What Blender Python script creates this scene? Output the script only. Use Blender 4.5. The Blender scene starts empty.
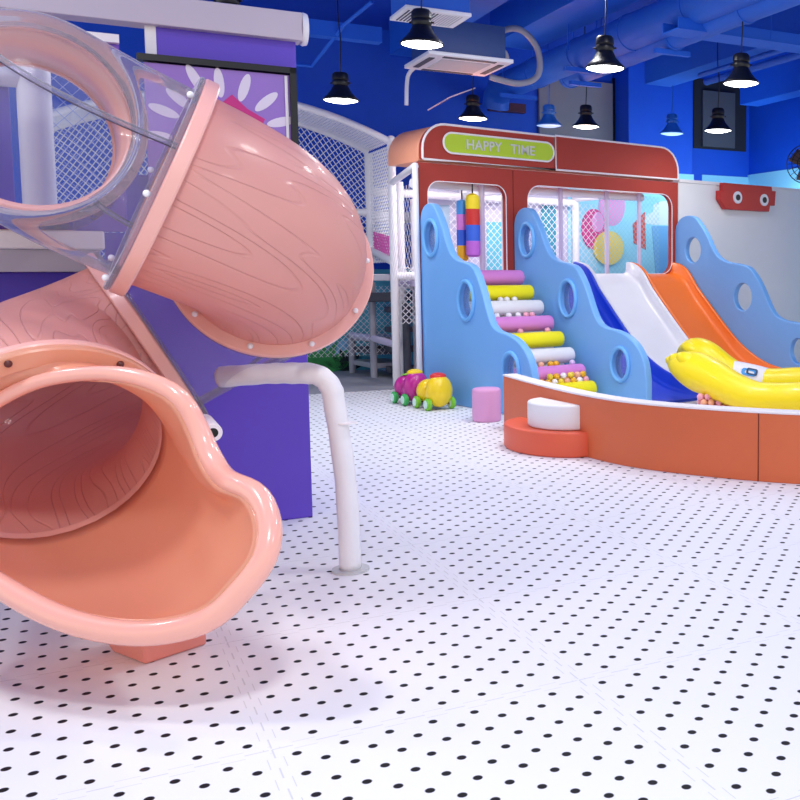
import bpy, math, random
from mathutils import Vector as V, Matrix
random.seed(7)
PI = math.pi
C = bpy.context.scene.collection
# ---------------------------------------------------------------- survey of the room (camera 1.41 m above the floor)
F = 1008.0; PITCH = math.atan(90/1008.0); cp, sp = math.cos(PITCH), math.sin(PITCH); CH = 1.41
def ray(x, y):
    a = (x-670)/F; b = -(y-360)/F
    d = (a, cp+sp*b, -sp+cp*b); return (d[0]/d[1], 1.0, d[2]/d[1])
def W(x, y, D):
    d = ray(x, y); return V((d[0]*D, D, CH+d[2]*D))
E1 = V((.73897, .67374, 0)); E2 = V((.67374, -.73897, 0))       # playhouse axes: along its front, out of its front
P0 = V((-2.70, 10.98, 0))
A = V((-.509, .861, 0)).normalized(); B = V((.861, .509, 0)).normalized()   # building axes
Z = V((0, 0, 1))
def BF(t, s, z): return P0 + E1*t + E2*s + Z*z
PR = V((-2.046, 5.674, 0))
def TW(q, d, z): return PR - B*q + A*d + Z*z                     # tower axes: q to the left, d into the tower
# ---------------------------------------------------------------- materials
def lin(h):
    h = h.lstrip('#'); r = [int(h[i:i+2], 16)/255 for i in (0, 2, 4)]
    return tuple((c/12.92 if c <= .04045 else ((c+.055)/1.055)**2.4) for c in r)+(1,)
MATS = {}
def mat(name, col, rough=.5, metal=0, coat=0, emit=0, var=.04, bump=0, bscale=40, sss=0):
    if name in MATS: return MATS[name]
    m = bpy.data.materials.new(name); m.use_nodes = True; nt = m.node_tree; p = nt.nodes['Principled BSDF']
    c = lin(col)
    tc = nt.nodes.new('ShaderNodeTexCoord'); n = nt.nodes.new('ShaderNodeTexNoise')
    n.inputs['Scale'].default_value = 3.0; n.inputs['Detail'].default_value = 3
    nt.links.new(tc.outputs['Object'], n.inputs['Vector'])
    r = nt.nodes.new('ShaderNodeMix'); r.data_type = 'RGBA'
    r.inputs[6].default_value = tuple(x*(1-var) for x in c[:3])+(1,); r.inputs[7].default_value = tuple(min(1, x*(1+var)) for x in c[:3])+(1,)
    nt.links.new(n.outputs['Fac'], r.inputs[0]); nt.links.new(r.outputs[2], p.inputs['Base Color'])
    p.inputs['Roughness'].default_value = rough; p.inputs['Metallic'].default_value = metal
    p.inputs['Coat Weight'].default_value = coat; p.inputs['Coat Roughness'].default_value = .08
    if sss:
        p.inputs['Subsurface Weight'].default_value = sss; p.inputs['Subsurface Radius'].default_value = (.05, .025, .02)
    if emit:
        p.inputs['Emission Color'].default_value = c; p.inputs['Emission Strength'].default_value = emit
    if bump:
        n2 = nt.nodes.new('ShaderNodeTexNoise'); n2.inputs['Scale'].default_value = bscale
        nt.links.new(tc.outputs['Object'], n2.inputs['Vector'])
        bp = nt.nodes.new('ShaderNodeBump'); bp.inputs['Strength'].default_value = bump; bp.inputs['Distance'].default_value = .01
        nt.links.new(n2.outputs['Fac'], bp.inputs['Height']); nt.links.new(bp.outputs['Normal'], p.inputs['Normal'])
    MATS[name] = m; return m
def math_node(nt, op, a, b=None, clamp=False):
    n = nt.nodes.new('ShaderNodeMath'); n.operation = op; n.use_clamp = clamp
    for k, v in ((0, a), (1, b)):
        if v is None: continue
        if isinstance(v, (int, float)): n.inputs[k].default_value = v
        else: nt.links.new(v, n.inputs[k])
    return n.outputs[0]
def grain_mat(name, col, groove, rough=.28):
    """moulded plastic with engraved contour-like wood grain, UV.x along the tube, UV.y around it"""
    m = mat(name, col, rough, coat=.12, var=.03); nt = m.node_tree; p = nt.nodes['Principled BSDF']
    uv = nt.nodes.new('ShaderNodeUVMap'); mp = nt.nodes.new('ShaderNodeMapping')
    mp.inputs['Scale'].default_value = (.62, 4.4, 1)
    nt.links.new(uv.outputs['UV'], mp.inputs['Vector'])
    n = nt.nodes.new('ShaderNodeTexNoise'); n.noise_dimensions = '2D'; n.inputs['Scale'].default_value = 1.25; n.inputs['Detail'].default_value = .6; n.inputs['Distortion'].default_value = .2
    nt.links.new(mp.outputs['Vector'], n.inputs['Vector'])
    x = math_node(nt, 'MULTIPLY', n.outputs['Fac'], 10.0)
    x = math_node(nt, 'FRACT', x)
    x = math_node(nt, 'SUBTRACT', x, .5); x = math_node(nt, 'ABSOLUTE', x)
    # keep the line width even: divide by nothing, smooth threshold
    mr = nt.nodes.new('ShaderNodeMapRange'); mr.interpolation_type = 'SMOOTHSTEP'
    nt.links.new(x, mr.inputs[0]); mr.inputs[1].default_value = 0; mr.inputs[2].default_value = .08
    bp = nt.nodes.new('ShaderNodeBump'); bp.inputs['Strength'].default_value = .8; bp.inputs['Distance'].default_value = groove
    nt.links.new(mr.outputs[0], bp.inputs['Height']); nt.links.new(bp.outputs['Normal'], p.inputs['Normal'])
    return m
def translucent(m, f, tint):
    nt = m.node_tree; p = nt.nodes['Principled BSDF']; o = nt.nodes['Material Output']
    t = nt.nodes.new('ShaderNodeBsdfTranslucent'); t.inputs[0].default_value = lin(tint)
    mx = nt.nodes.new('ShaderNodeMixShader'); mx.inputs[0].default_value = f
    nt.links.new(p.outputs[0], mx.inputs[1]); nt.links.new(t.outputs[0], mx.inputs[2]); nt.links.new(mx.outputs[0], o.inputs[0]); return m
def clear_mat(name, tint, refl=1.0, painted_haze=0.0):
    m = bpy.data.materials.new(name); m.use_nodes = True; nt = m.node_tree; nt.nodes.clear()
    o = nt.nodes.new('ShaderNodeOutputMaterial'); t = nt.nodes.new('ShaderNodeBsdfTransparent'); t.inputs[0].default_value = lin(tint)
    g = nt.nodes.new('ShaderNodeBsdfGlossy'); g.inputs['Roughness'].default_value = .04
    fr = nt.nodes.new('ShaderNodeLayerWeight'); fr.inputs['Blend'].default_value = .1
    ns = nt.nodes.new('ShaderNodeTexNoise'); ns.inputs['Scale'].default_value = 2.2
    bp = nt.nodes.new('ShaderNodeBump'); bp.inputs['Strength'].default_value = .25; bp.inputs['Distance'].default_value = .03
    nt.links.new(ns.outputs['Fac'], bp.inputs['Height']); nt.links.new(bp.outputs['Normal'], g.inputs['Normal'])
    f = math_node(nt, 'MULTIPLY', fr.outputs['Fresnel'], refl, True)
    mx = nt.nodes.new('ShaderNodeMixShader'); nt.links.new(f, mx.inputs[0]); nt.links.new(t.outputs[0], mx.inputs[1]); nt.links.new(g.outputs[0], mx.inputs[2])
    last = mx
    if painted_haze:
        d = nt.nodes.new('ShaderNodeBsdfDiffuse'); d.inputs[0].default_value = (.9, .9, .95, 1)  # whitish haze painted in, strongest at grazing edges, standing in for bright reflections
        m2 = nt.nodes.new('ShaderNodeMixShader'); nt.links.new(math_node(nt, 'ADD', math_node(nt, 'MULTIPLY', math_node(nt, 'POWER', fr.outputs['Facing'], 2.2), painted_haze*7), painted_haze, True), m2.inputs[0])
        nt.links.new(mx.outputs[0], m2.inputs[1]); nt.links.new(d.outputs[0], m2.inputs[2]); last = m2
    nt.links.new(last.outputs[0], o.inputs[0]); return m
def floor_mat():
    m = mat('dotted_mat', 'ecedef', .62, var=.01); nt = m.node_tree; p = nt.nodes['Principled BSDF']
    a = 1.41/20.8
    O = W(246.25, 644.5, 1); dd = ray(246.25, 644.5); D = -CH/dd[2]; O = V((dd[0]*D, D, 0))
    geo = nt.nodes.new('ShaderNodeNewGeometry')
    sub = nt.nodes.new('ShaderNodeVectorMath'); sub.operation = 'SUBTRACT'; nt.links.new(geo.outputs['Position'], sub.inputs[0]); sub.inputs[1].default_value = O
    def dot(v):
        n = nt.nodes.new('ShaderNodeVectorMath'); n.operation = 'DOT_PRODUCT'; nt.links.new(sub.outputs[0], n.inputs[0]); n.inputs[1].default_value = v; return n.outputs['Value']
    def M(op, x, y=None, c=False): return math_node(nt, op, x, y, c)
    P = 14.75
    u = M('MULTIPLY', dot(V((.861, .509, 0))), 1/a); w = M('MULTIPLY', dot(V((.509, -.861, 0))), 1/a)
    def wrap(x): 
        x = M('DIVIDE', M('ADD', x, .875), P); return M('SUBTRACT', M('MULTIPLY', M('FRACT', x), P), .875)
    u = wrap(u); w = wrap(w)
    r = M('ROUND', u); par = M('MODULO', M('ADD', r, 16), 2)
    rr = M('ADD', M('MULTIPLY', M('ROUND', M('DIVIDE', M('SUBTRACT', w, par), 2)), 2), par)
    du = M('SUBTRACT', u, r); dw = M('SUBTRACT', w, rr)
    dist = M('SQRT', M('ADD', M('MULTIPLY', du, du), M('MULTIPLY', dw, dw)))
    mr = nt.nodes.new('ShaderNodeMapRange'); nt.links.new(dist, mr.inputs[0]); mr.inputs[1].default_value = .18; mr.inputs[2].default_value = .225; mr.inputs[3].default_value = 1; mr.inputs[4].default_value = 0
    ok = M('MULTIPLY', M('MULTIPLY', M('GREATER_THAN', r, -.5), M('LESS_THAN', r, 13.5)), M('MULTIPLY', M('GREATER_THAN', rr, -.5), M('LESS_THAN', rr, 13.5)))
    dots = M('MULTIPLY', mr.outputs[0], ok)
    # interlocking jigsaw seam around each mat: a square wave line
    def seam(x, y):
        t = M('MULTIPLY', M('SIGN', M('SINE', M('MULTIPLY', y, 3.2))), .16)
        q = M('ABSOLUTE', M('SUBTRACT', M('ABSOLUTE', M('SUBTRACT', x, 6.5)), M('SUBTRACT', 7.2, t)))
        return M('LESS_THAN', q, .02)
    sm = M('MULTIPLY', M('MAXIMUM', seam(u, w), seam(w, u)), .22)
    f = M('MAXIMUM', dots, sm, True)
    p.inputs['Specular IOR Level'].default_value = .2
    mx = nt.nodes.new('ShaderNodeMix'); mx.data_type = 'RGBA'; nt.links.new(f, mx.inputs[0])
    src = p.inputs['Base Color'].links[0].from_socket
    nt.links.new(src, mx.inputs[6]); mx.inputs[7].default_value = (.006, .006, .009, 1)
    nt.links.new(mx.outputs[2], p.inputs['Base Color'])
    bp = nt.nodes.new('ShaderNodeBump'); bp.inputs['Strength'].default_value = .4; bp.inputs['Distance'].default_value = .003; bp.invert = True
    nt.links.new(f, bp.inputs['Height']); nt.links.new(bp.outputs['Normal'], p.inputs['Normal'])
    return m
# ---------------------------------------------------------------- mesh builder
def frame(d, up=Z):
    d = d.normalized()
    if abs(d.dot(up)) > .99: up = V((0, 1, 0)) if abs(d.y) < .9 else V((1, 0, 0))
    x = up.cross(d).normalized(); y = d.cross(x).normalized(); return x, y, d
class MB:
    def __init__(s): s.v = []; s.f = []; s.uv = {}
    def add(s, vs, fs, uvs=None):
        o = len(s.v); s.v += [V(v) for v in vs]
        for i, f in enumerate(fs):
            if uvs: s.uv[len(s.f)] = uvs[i]
            s.f.append([o+k for k in f])
        return s
    def par(s, o, ax, ay, az):
        vs = [o, o+ax, o+ax+ay, o+ay, o+az, o+ax+az, o+ax+ay+az, o+ay+az]
        fl = [(0, 3, 2, 1), (4, 5, 6, 7), (0, 1, 5, 4), (1, 2, 6, 5), (2, 3, 7, 6), (3, 0, 4, 7)]
        if ax.cross(ay).dot(az) < 0: fl = [f[::-1] for f in fl]
        return s.add(vs, fl)
    def box(s, c, sx, sy, sz, ax=V((1, 0, 0)), ay=V((0, 1, 0))):   # c = centre of base
        return s.par(V(c)-ax*sx/2-ay*sy/2, ax*sx, ay*sy, Z*sz)
    def sweep(s, pts, r, n=10, closed=False, cap=True, up=Z, uv=False, sq=1.0, rot=0, radii=None):
        pts = [V(p) for p in pts]; N = len(pts); rings = []
        T = []
        for i in range(N):
            a = pts[(i-1) % N] if (closed or i > 0) else pts[0]; b = pts[(i+1) % N] if (closed or i < N-1) else pts[-1]
            T.append((b-a).normalized())
        x, y, _ = frame(T[0], up); L = 0; us = []
        for i in range(N):
            t = T[i]; x = (x - t*x.dot(t)).normalized(); y = t.cross(x)
            if i: L += (pts[i]-pts[i-1]).length
            us.append(L); rad = radii[i] if radii else (r(i/(N-1)) if callable(r) else r)
            rings.append([pts[i] + (x*math.cos(k*2*PI/n+rot) + y*math.sin(k*2*PI/n+rot)*sq)*rad for k in range(n)])
        vs = [p for R in rings for p in R]; fs = []; uvs = []
        M_ = N if closed else N-1
        for i in range(M_):
            for k in range(n):
                a, b, c, d = i*n+k, i*n+(k+1) % n, ((i+1) % N)*n+(k+1) % n, ((i+1) % N)*n+k
                fs.append((a, b, c, d))
                w = 2*PI*(r if not callable(r) and not radii else .4)
                uvs.append([(us[i], w*k/n), (us[i], w*(k+1)/n), (us[(i+1) % N], w*(k+1)/n), (us[(i+1) % N], w*k/n)])
        if cap and not closed:
            fs += [tuple(range(n))[::-1], tuple(range((N-1)*n, N*n))]; uvs += [[(0, 0)]*n]*2
        return s.add(vs, fs, uvs if uv else None)
    def cyl(s, a, b, r, n=16, r2=None):
        a, b = V(a), V(b); return s.sweep([a, b], r, n, radii=[r, r if r2 is None else r2])
    def lathe(s, prof, o, axis=Z, n=28, cap=True):
        x, y, d = frame(V(axis)); o = V(o)
        vs = []; fs = []
        for (r, h) in prof: vs += [o+d*h+(x*math.cos(k*2*PI/n)+y*math.sin(k*2*PI/n))*max(r, .0002) for k in range(n)]
        for i in range(len(prof)-1):
            for k in range(n): fs.append((i*n+k, i*n+(k+1) % n, (i+1)*n+(k+1) % n, (i+1)*n+k))
        if cap: fs += [tuple(range(n))[::-1], tuple(range((len(prof)-1)*n, len(prof)*n))]
        return s.add(vs, fs)
    def ball(s, c, r, n=16, m=10, sc=(1, 1, 1), ax=None):
        c = V(c); X, Y, Zz = ax or (V((1, 0, 0)), V((0, 1, 0)), Z)
        vs = []; fs = []
        for i in range(m+1):
            th = PI*i/m
            for k in range(n):
                a = 2*PI*k/n; st = max(math.sin(th), 1e-4)
                vs.append(c + X*(r*sc[0]*st*math.cos(a)) + Y*(r*sc[1]*st*math.sin(a)) - Zz*(r*sc[2]*math.cos(th)))
        for i in range(m):
            for k in range(n): fs.append((i*n+k, i*n+(k+1) % n, (i+1)*n+(k+1) % n, (i+1)*n+k))
        return s.add(vs, fs)
    def torus(s, c, axis, R, r, n=40, m=10, sx=1.0, ax=None):
        x, y, d = frame(V(axis)); c = V(c)
        return s.sweep([c+x*math.cos(2*PI*k/n)*R*sx+y*math.sin(2*PI*k/n)*R for k in range(n)], r, m, closed=True, up=d)
    def ring(s, c, axis, r0, r1, h, n=64, bev=.006):   # flat flange: hollow cylinder
        return s.lathe([(r0, 0), (r1-bev, 0), (r1, bev), (r1, h-bev), (r1-bev, h), (r0, h), (r0, 0)], V(c), axis, n, cap=False)
    def grid(s, fn, nu, nv, cu=False, cv=False, uv=None, th=0):
        P_ = [[V(fn(i/nu, j/nv)) for j in range(nv+(0 if cv else 1))] for i in range(nu+(0 if cu else 1))]
        I = len(P_); J = len(P_[0]); vs = [p for r_ in P_ for p in r_]; fs = []; uvs = []
        for i in range(nu):
            for j in range(nv):
                a = i % I; b = (i+1) % I; c = j % J; d = (j+1) % J
                fs.append((a*J+c, b*J+c, b*J+d, a*J+d))
                if uv: uvs.append([(i/nu*uv[0], j/nv*uv[1]), ((i+1)/nu*uv[0], j/nv*uv[1]), ((i+1)/nu*uv[0], (j+1)/nv*uv[1]), (i/nu*uv[0], (j+1)/nv*uv[1])])
        return s.add(vs, fs, uvs if uv else None)
    def net(s, fn, lu, lv, cell=.07, r=.004, seg=1):
        """diagonal netting over the patch fn(u,v), u in 0..lu, v in 0..lv metres"""
        step = cell*math.sqrt(2)
        def line(a, b):
            pts = [V(fn(a[0]+(b[0]-a[0])*k/seg, a[1]+(b[1]-a[1])*k/seg)) for k in range(seg+1)]
            if (pts[0]-pts[-1]).length > .01: s.sweep(pts, r, 3, cap=False)
        k = step/2
        while k < lu+lv:
            line((max(0, k-lv), min(k, lv)), (min(k, lu), max(0, k-lu)))
            line((max(0, k-lv), lv-min(k, lv)), (min(k, lu), lv-max(0, k-lu)))
            k += step
        return s
def world_loc(o):
    p = V((0, 0, 0))
    while o: p = p+o.location; o = o.parent
    return p
def obj(name, mb, m, parent=None, label=None, cat=None, group=None, kind=None, sharp=40, solid=0, loc=None, bevel=0):
    me = bpy.data.meshes.new(name)
    vs = mb.v
    if parent: base = world_loc(parent); o_loc = V((0, 0, 0))
    else:
        if loc is None:
            lo = V([min(v[i] for v in vs) for i in range(3)]); hi = V([max(v[i] for v in vs) for i in range(3)])
            loc = V(((lo.x+hi.x)/2, (lo.y+hi.y)/2, lo.z))
        base = V(loc); o_loc = base
    me.from_pydata([tuple(v-base) for v in vs], [], mb.f)
    if mb.uv:
        ul = me.uv_layers.new(name='UVMap')
        for p in me.polygons:
            q = mb.uv.get(p.index)
            if q:
                for k, li in enumerate(p.loop_indices): ul.data[li].uv = q[k]
    me.materials.append(m)
    for p in me.polygons: p.use_smooth = True
    me.update()
    if sharp: me.set_sharp_from_angle(angle=math.radians(sharp))
    o = bpy.data.objects.new(name, me); C.objects.link(o); o.location = o_loc; o.parent = parent
    if solid:
        md = o.modifiers.new('thickness', 'SOLIDIFY'); md.thickness = solid; md.offset = 0
    if bevel:
        md = o.modifiers.new('edge', 'BEVEL'); md.width = bevel; md.segments = 3; md.limit_method = 'ANGLE'; md.angle_limit = math.radians(40)
    tag(o, label, cat, group, kind); return o
def tag(o, label=None, cat=None, group=None, kind=None):
    if label: o['label'] = label
    if cat: o['category'] = cat
    if group: o['group'] = group
    if kind: o['kind'] = kind
    return o
def thing(name, loc, label, cat, group=None):
    o = bpy.data.objects.new(name, None); C.objects.link(o); o.location = V(loc); o.empty_display_size = .1
    return tag(o, label, cat, group)
def struct(name, mb, m): return obj(name, mb, m, kind='structure')
def copy_thing(root, loc, label=None, group=None):
    def rec(o, par):
        c = o.copy(); C.objects.link(c)
        if par: c.parent = par
        for ch in list(o.children): rec(ch, c)
        return c
    r = rec(root, None); r.location = V(loc)
    if label: r['label'] = label
    if group: r['group'] = group
    return r
def curve_mb(loops, o, ax, ay, th, bevel=0, res=2):
    """filled outline with holes, extruded: local x->ax, y->ay; front face at o, body goes behind along -(ax x ay)"""
    cu = bpy.data.curves.new('tmp', 'CURVE'); cu.dimensions = '2D'; cu.fill_mode = 'BOTH'; cu.extrude = max(th/2-bevel, 0); cu.bevel_depth = bevel; cu.bevel_resolution = res
    if bevel: cu.offset = -bevel
    for lp in loops:
        sp_ = cu.splines.new('POLY'); sp_.points.add(len(lp)-1)
        for i, (x, y) in enumerate(lp): sp_.points[i].co = (x, y, 0, 1)
        sp_.use_cyclic_u = True
    return _conv(cu, o, ax, ay, th)
def _conv(cu, o, ax, ay, th):
    ob = bpy.data.objects.new('tmp', cu); C.objects.link(ob); bpy.context.view_layer.update()
    me = bpy.data.meshes.new_from_object(ob.evaluated_get(bpy.context.evaluated_depsgraph_get()))
    nrm = ax.cross(ay).normalized(); mb = MB()
    mb.add([o+ax*v.co.x+ay*v.co.y+nrm*(v.co.z-th/2) for v in me.vertices], [tuple(p.vertices) for p in me.polygons])
    bpy.data.objects.remove(ob); bpy.data.curves.remove(cu); bpy.data.meshes.remove(me); return mb
def text_mb(txt, size, o, ax, ay, th, space=1.0):
    cu = bpy.data.curves.new('tmp', 'FONT'); cu.body = txt; cu.size = size; cu.extrude = th/2; cu.align_x = 'CENTER'; cu.align_y = 'CENTER'; cu.space_character = space; cu.offset = .002
    return _conv(cu, o, ax, ay, th)
def rrect(x0, y0, x1, y1, r, n=8, rs=None):
    rs = rs or (r, r, r, r); out = []
    for (cx, cy, a0, q) in ((x1, y0, -PI/2, rs[1]), (x1, y1, 0, rs[2]), (x0, y1, PI/2, rs[3]), (x0, y0, PI, rs[0])):
        ccx = cx-q if cx == x1 else cx+q; ccy = cy+q if cy == y0 else cy-q
        if q <= 0: out.append((cx, cy)); continue
        for k in range(n+1): a = a0+PI/2*k/n; out.append((ccx+q*math.cos(a), ccy+q*math.sin(a)))
    return out
def circ(cx, cy, rx, ry=None, n=32): ry = ry or rx; return [(cx+rx*math.cos(2*PI*k/n), cy+ry*math.sin(2*PI*k/n)) for k in range(n)]
def smooth_poly(pts, n=6, closed=False):
    """Catmull-Rom through the points"""
    pts = [V(p) if len(p) == 3 else V((p[0], p[1], 0)) for p in pts]; N = len(pts); out = []
    rng = range(N if closed else N-1)
    for i in rng:
        g = lambda k: pts[k % N] if closed else pts[min(max(k, 0), N-1)]
        a, b, c, d = g(i-1), g(i), g(i+1), g(i+2)
        for k in range(n):
            t = k/n; out.append(.5*((2*b)+(c-a)*t+(2*a-5*b+4*c-d)*t*t+(3*b-a-3*c+d)*t**3))
    if not closed: out.append(pts[-1])
    return out
def hermite(p0, h0, p1, h1, n=24, k=None):
    L = (p1-p0).length; k = k or L*.39
    a, b, c, d = p0, p0+h0.normalized()*k, p1-h1.normalized()*k, p1
    return [a*(1-t)**3+b*3*t*(1-t)**2+c*3*t*t*(1-t)+d*t**3 for t in [i/n for i in range(n+1)]]
# ---------------------------------------------------------------- palette
white_plastic = mat('white_plastic', 'f0eef2', .4)
white_pad = mat('white_padding', 'efedf0', .45, bump=.25, bscale=18)
white_trim = mat('white_trim', 'f1ecec', .5)
blue_room = mat('blue_room_paint', '0052d4', .6, var=.08)
blue_ceil = mat('blue_ceiling_paint', '0046c0', .7, var=.08)
blue_beam = mat('blue_beam_paint', '1264dc', .6, var=.06)
blue_duct = mat('blue_duct_paint', '1c62d0', .6, var=.06)
grey_wall = mat('grey_wall_paint', 'eaeaea', .7, var=.03)
pink_tube = grain_mat('pink_grained_plastic', 'edb6ac', .004, .4)
pink_rim = mat('pink_plastic', 'f0b2a6', .35, coat=.2)
scoop_mat = mat('coral_scoop_plastic', 'ffc4a4', .28, coat=.3, var=.02)
translucent(scoop_mat, .42, 'ffb48a'); translucent(pink_tube, .34, 'ffb4a4')
coral_foot = mat('coral_base_plastic', 'ee8f80', .4)
clear = clear_mat('clear_polycarbonate', 'f6f6fb', .8, .07)
clear_edge = clear_mat('clear_seam', 'dcd8e6', 1.0, .12)
seam_dark = mat('dark_seam_line', '55495a', .25, metal=.5)
pane = clear_mat('porthole_glass', 'dfe8f4', 2.2, .08)
purple = mat('purple_padding', '6446c6', .5, var=.05)
purple_dk = mat('deep_purple_panel', '5238b4', .5)
lavender = mat('lavender_panel', '9b76c8', .5)
black = mat('black_metal', '0b0b10', .4)
bus_red = mat('brick_red_padding', 'a8382c', .75, var=.05)
bus_side = mat('peach_padding', 'f0a07c', .5)
lime = mat('lime_sign', 'b4d22a', .45)
silver = mat('silver_letters', 'd2d2cc', .35, metal=.35)
sky_pad = mat('sky_blue_padding', '74b0ec', .45, var=.03)
sky_ring = mat('light_blue_ring', '70b6f2', .4)
slide_blue = mat('royal_blue_plastic', '0b3fd0', .5, coat=.05)
slide_white = mat('white_slide_plastic', 'eeeef2', .45, coat=.1)
slide_orange = mat('orange_plastic', 'fb7a1e', .45, coat=.1)
pit_orange = mat('terracotta_padding', 'd86a3c', .5, var=.05)
red_cush = mat('red_orange_cushion', 'e5613f', .45)
pink_foam = mat('orchid_foam', 'e08ad2', .45); yellow_foam = mat('yellow_foam', 'fff000', .45); white_foam = mat('white_foam', 'ececea', .5)
pouf_pink = mat('dusty_pink_vinyl', 'e0a0cc', .5)
yel = mat('yellow_vinyl', 'fbe400', .42, coat=.15, var=.03)
green = mat('green_rubber', '3cb45a', .5); lgreen = mat('lime_rubber', '7cc832', .5)
magenta = mat('magenta_plastic', 'c0208c', .3, coat=.3); yplast = mat('yellow_plastic', 'fbd508', .3, coat=.3); redp = mat('red_plastic', 'dc3028', .3)
ltblue = mat('light_blue_vinyl', '4aa0ee', .45); cobalt = mat('cobalt_vinyl', '3a6ce0', .45); amber = mat('amber_vinyl', 'ffbc1e', .45)
teal = mat('teal_mural', '58b8cc', .6, var=.12); mural_sky = mat('pale_cyan_mural', 'a4e2f4', .6, var=.05)
net_white = mat('white_net_cord', 'eeeef4', .6); net_blue = mat('pale_blue_net_cord', 'a8b8e8', .6)
grey_metal = mat('grey_padding', 'a4a4b0', .5); dark_grey = mat('charcoal_padding', '4a4e5c', .6)
carpet = mat('grey_carpet', '9a9ca4', .9, bump=.4, bscale=80)
# ---------------------------------------------------------------- the setting
dot_floor = floor_mat()
struct('floor', MB().par(V((-9, -2, -.1)), V((20, 0, 0)), V((0, 22, 0)), V((0, 0, .1))), dot_floor)
q = [V((-4.2, 11.75, .004)), V((-3.25, 11.35, .004))]
WB0 = V((-4.55, 14.1, 0))                      # a point of the back wall line (runs along B)
mb = MB(); a0 = V((-6.6, 9.9, 0)); a1 = a0+B*4.35
mb.par(a0, B*4.35, A*2.9, Z*.006)
struct('trim_1', mb, carpet)
CHT = 4.75
wall = MB().par(WB0-B*7, B*13.86, A*.2, Z*CHT)
struct('wall_back', wall, blue_room)
RC = WB0+B*6.86
struct('wall_right', MB().par(RC, -A*3.2, B*.2, Z*CHT), blue_room)
struct('ceiling', MB().par(V((-9, -2, CHT)), V((20, 0, 0)), V((0, 22, 0)), V((0, 0, .1))), blue_ceil)
cyan_wall = mat('pale_cyan_wall_paint', '9adcf6', .6, var=.03)
struct('wall_lower_right', MB().par(RC-B*.02, -A*3.2, B*.02, Z*3.04), cyan_wall)
struct('wall_lower_back', MB().par(WB0+B*5.9-A*.02, B*.94, A*.02, Z*3.0), cyan_wall)
# low grey partition with a light cove on top
part0 = BF(3.86, -.06, 0)
struct('wall_partition', MB().par(part0, E1*4.0, -E2*.12, Z*2.58), grey_wall)
obj('partition_cap', MB().par(part0+E2*.02+Z*2.58, E1*4.0, -E2*.16, Z*.04), white_trim, kind='structure').name = 'trim_2'
# beams along the ceiling
def at(x, y, z):
    d = ray(x, y); D = (z-CH)/d[2]; return V((d[0]*D, D, z))
def beam(px, py, z, wd, ht, back, fwd, m=blue_beam):
    c = at(px, py, z); return MB().par(c-B*wd/2-A*fwd, B*wd, A*(back+fwd), Z*ht)
for i, (px, py, z, wd, back, fwd) in enumerate([(720, 66, 4.0, .42, 1.6, 8), (760, 103, 4.0, .34, .3, 9), (560, 24, 4.3, .6, 1.5, 9), (425, 42, 4.3, .35, 1.0, 9)]):
    struct('trim_%d' % (i+3), beam(px, py, z, wd, CHT-z-.01, back, fwd), blue_beam)
# cross beam on the far left of the ceiling
c = at(345, 38, 3.9); struct('trim_7', MB().par(c-B*3.2, B*3.6, A*.16, Z*.16), blue_beam)
# pillar standing before the back wall, recesses beside it
def back_t(x, off=0):
    r = ray(x, 100)[0]; o = WB0-A*off
    return (r*o.y-o.x)/(B.x-r*B.y)
def wpt(x, y, off):                              # point on the plane `off` in front of the back wall
    r = ray(x, y); o = WB0-A*off; t = (r[0]*o.y-o.x)/(B.x-r[0]*B.y); D = o.y+B.y*t
    return V((r[0]*D, D, CH+r[2]*D))
def wallbox(x0, y0, x1, y1, off, th):
    a = wpt(x0, y1, off); b = wpt(x1, y1, off); c = wpt(x0, y0, off)
    L = (V((b.x, b.y, 0))-V((a.x, a.y, 0))).length
    return MB().par(V((a.x, a.y, a.z)), B*L, A*th, Z*(c.z-a.z))
p0_ = wpt(629, 200, .5); p1_ = wpt(692, 200, .5)
struct('wall_pillar', MB().par(V((p0_.x, p0_.y, 0)), B*(p1_-p0_).length, A*.49, Z*(CHT-.01)), blue_room)
struct('wall_lower_pillar', MB().par(V((p0_.x, p0_.y, 0))-A*.02, B*((p1_-p0_).length+.02), A*.019, Z*2.94), cyan_wall)
obj('wall_panel', wallbox(540, 76, 613, 150, .06, .05), mat('warm_grey_panel', '8e8a92', .7), label='grey blank panel high on the back wall behind the red playhouse roof', cat='panel')
obj('dark_opening', wallbox(613.5, 78, 628, 150, .05, .04), black, kind='structure').name = 'window_1'
fr = thing('window_2', wpt(720, 150, .1), None, None); tag(fr, kind='structure')
obj('opening', wallbox(694, 78, 746, 148, .03, .02), mat('recess_shade_colour', '23232e', .8), fr)  # flat dark slab; the recess's shade is put into its colour
obj('grey_box', wallbox(703, 90, 735, 146, .08, .04), mat('dull_grey', '55555f', .8), fr)
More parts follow.
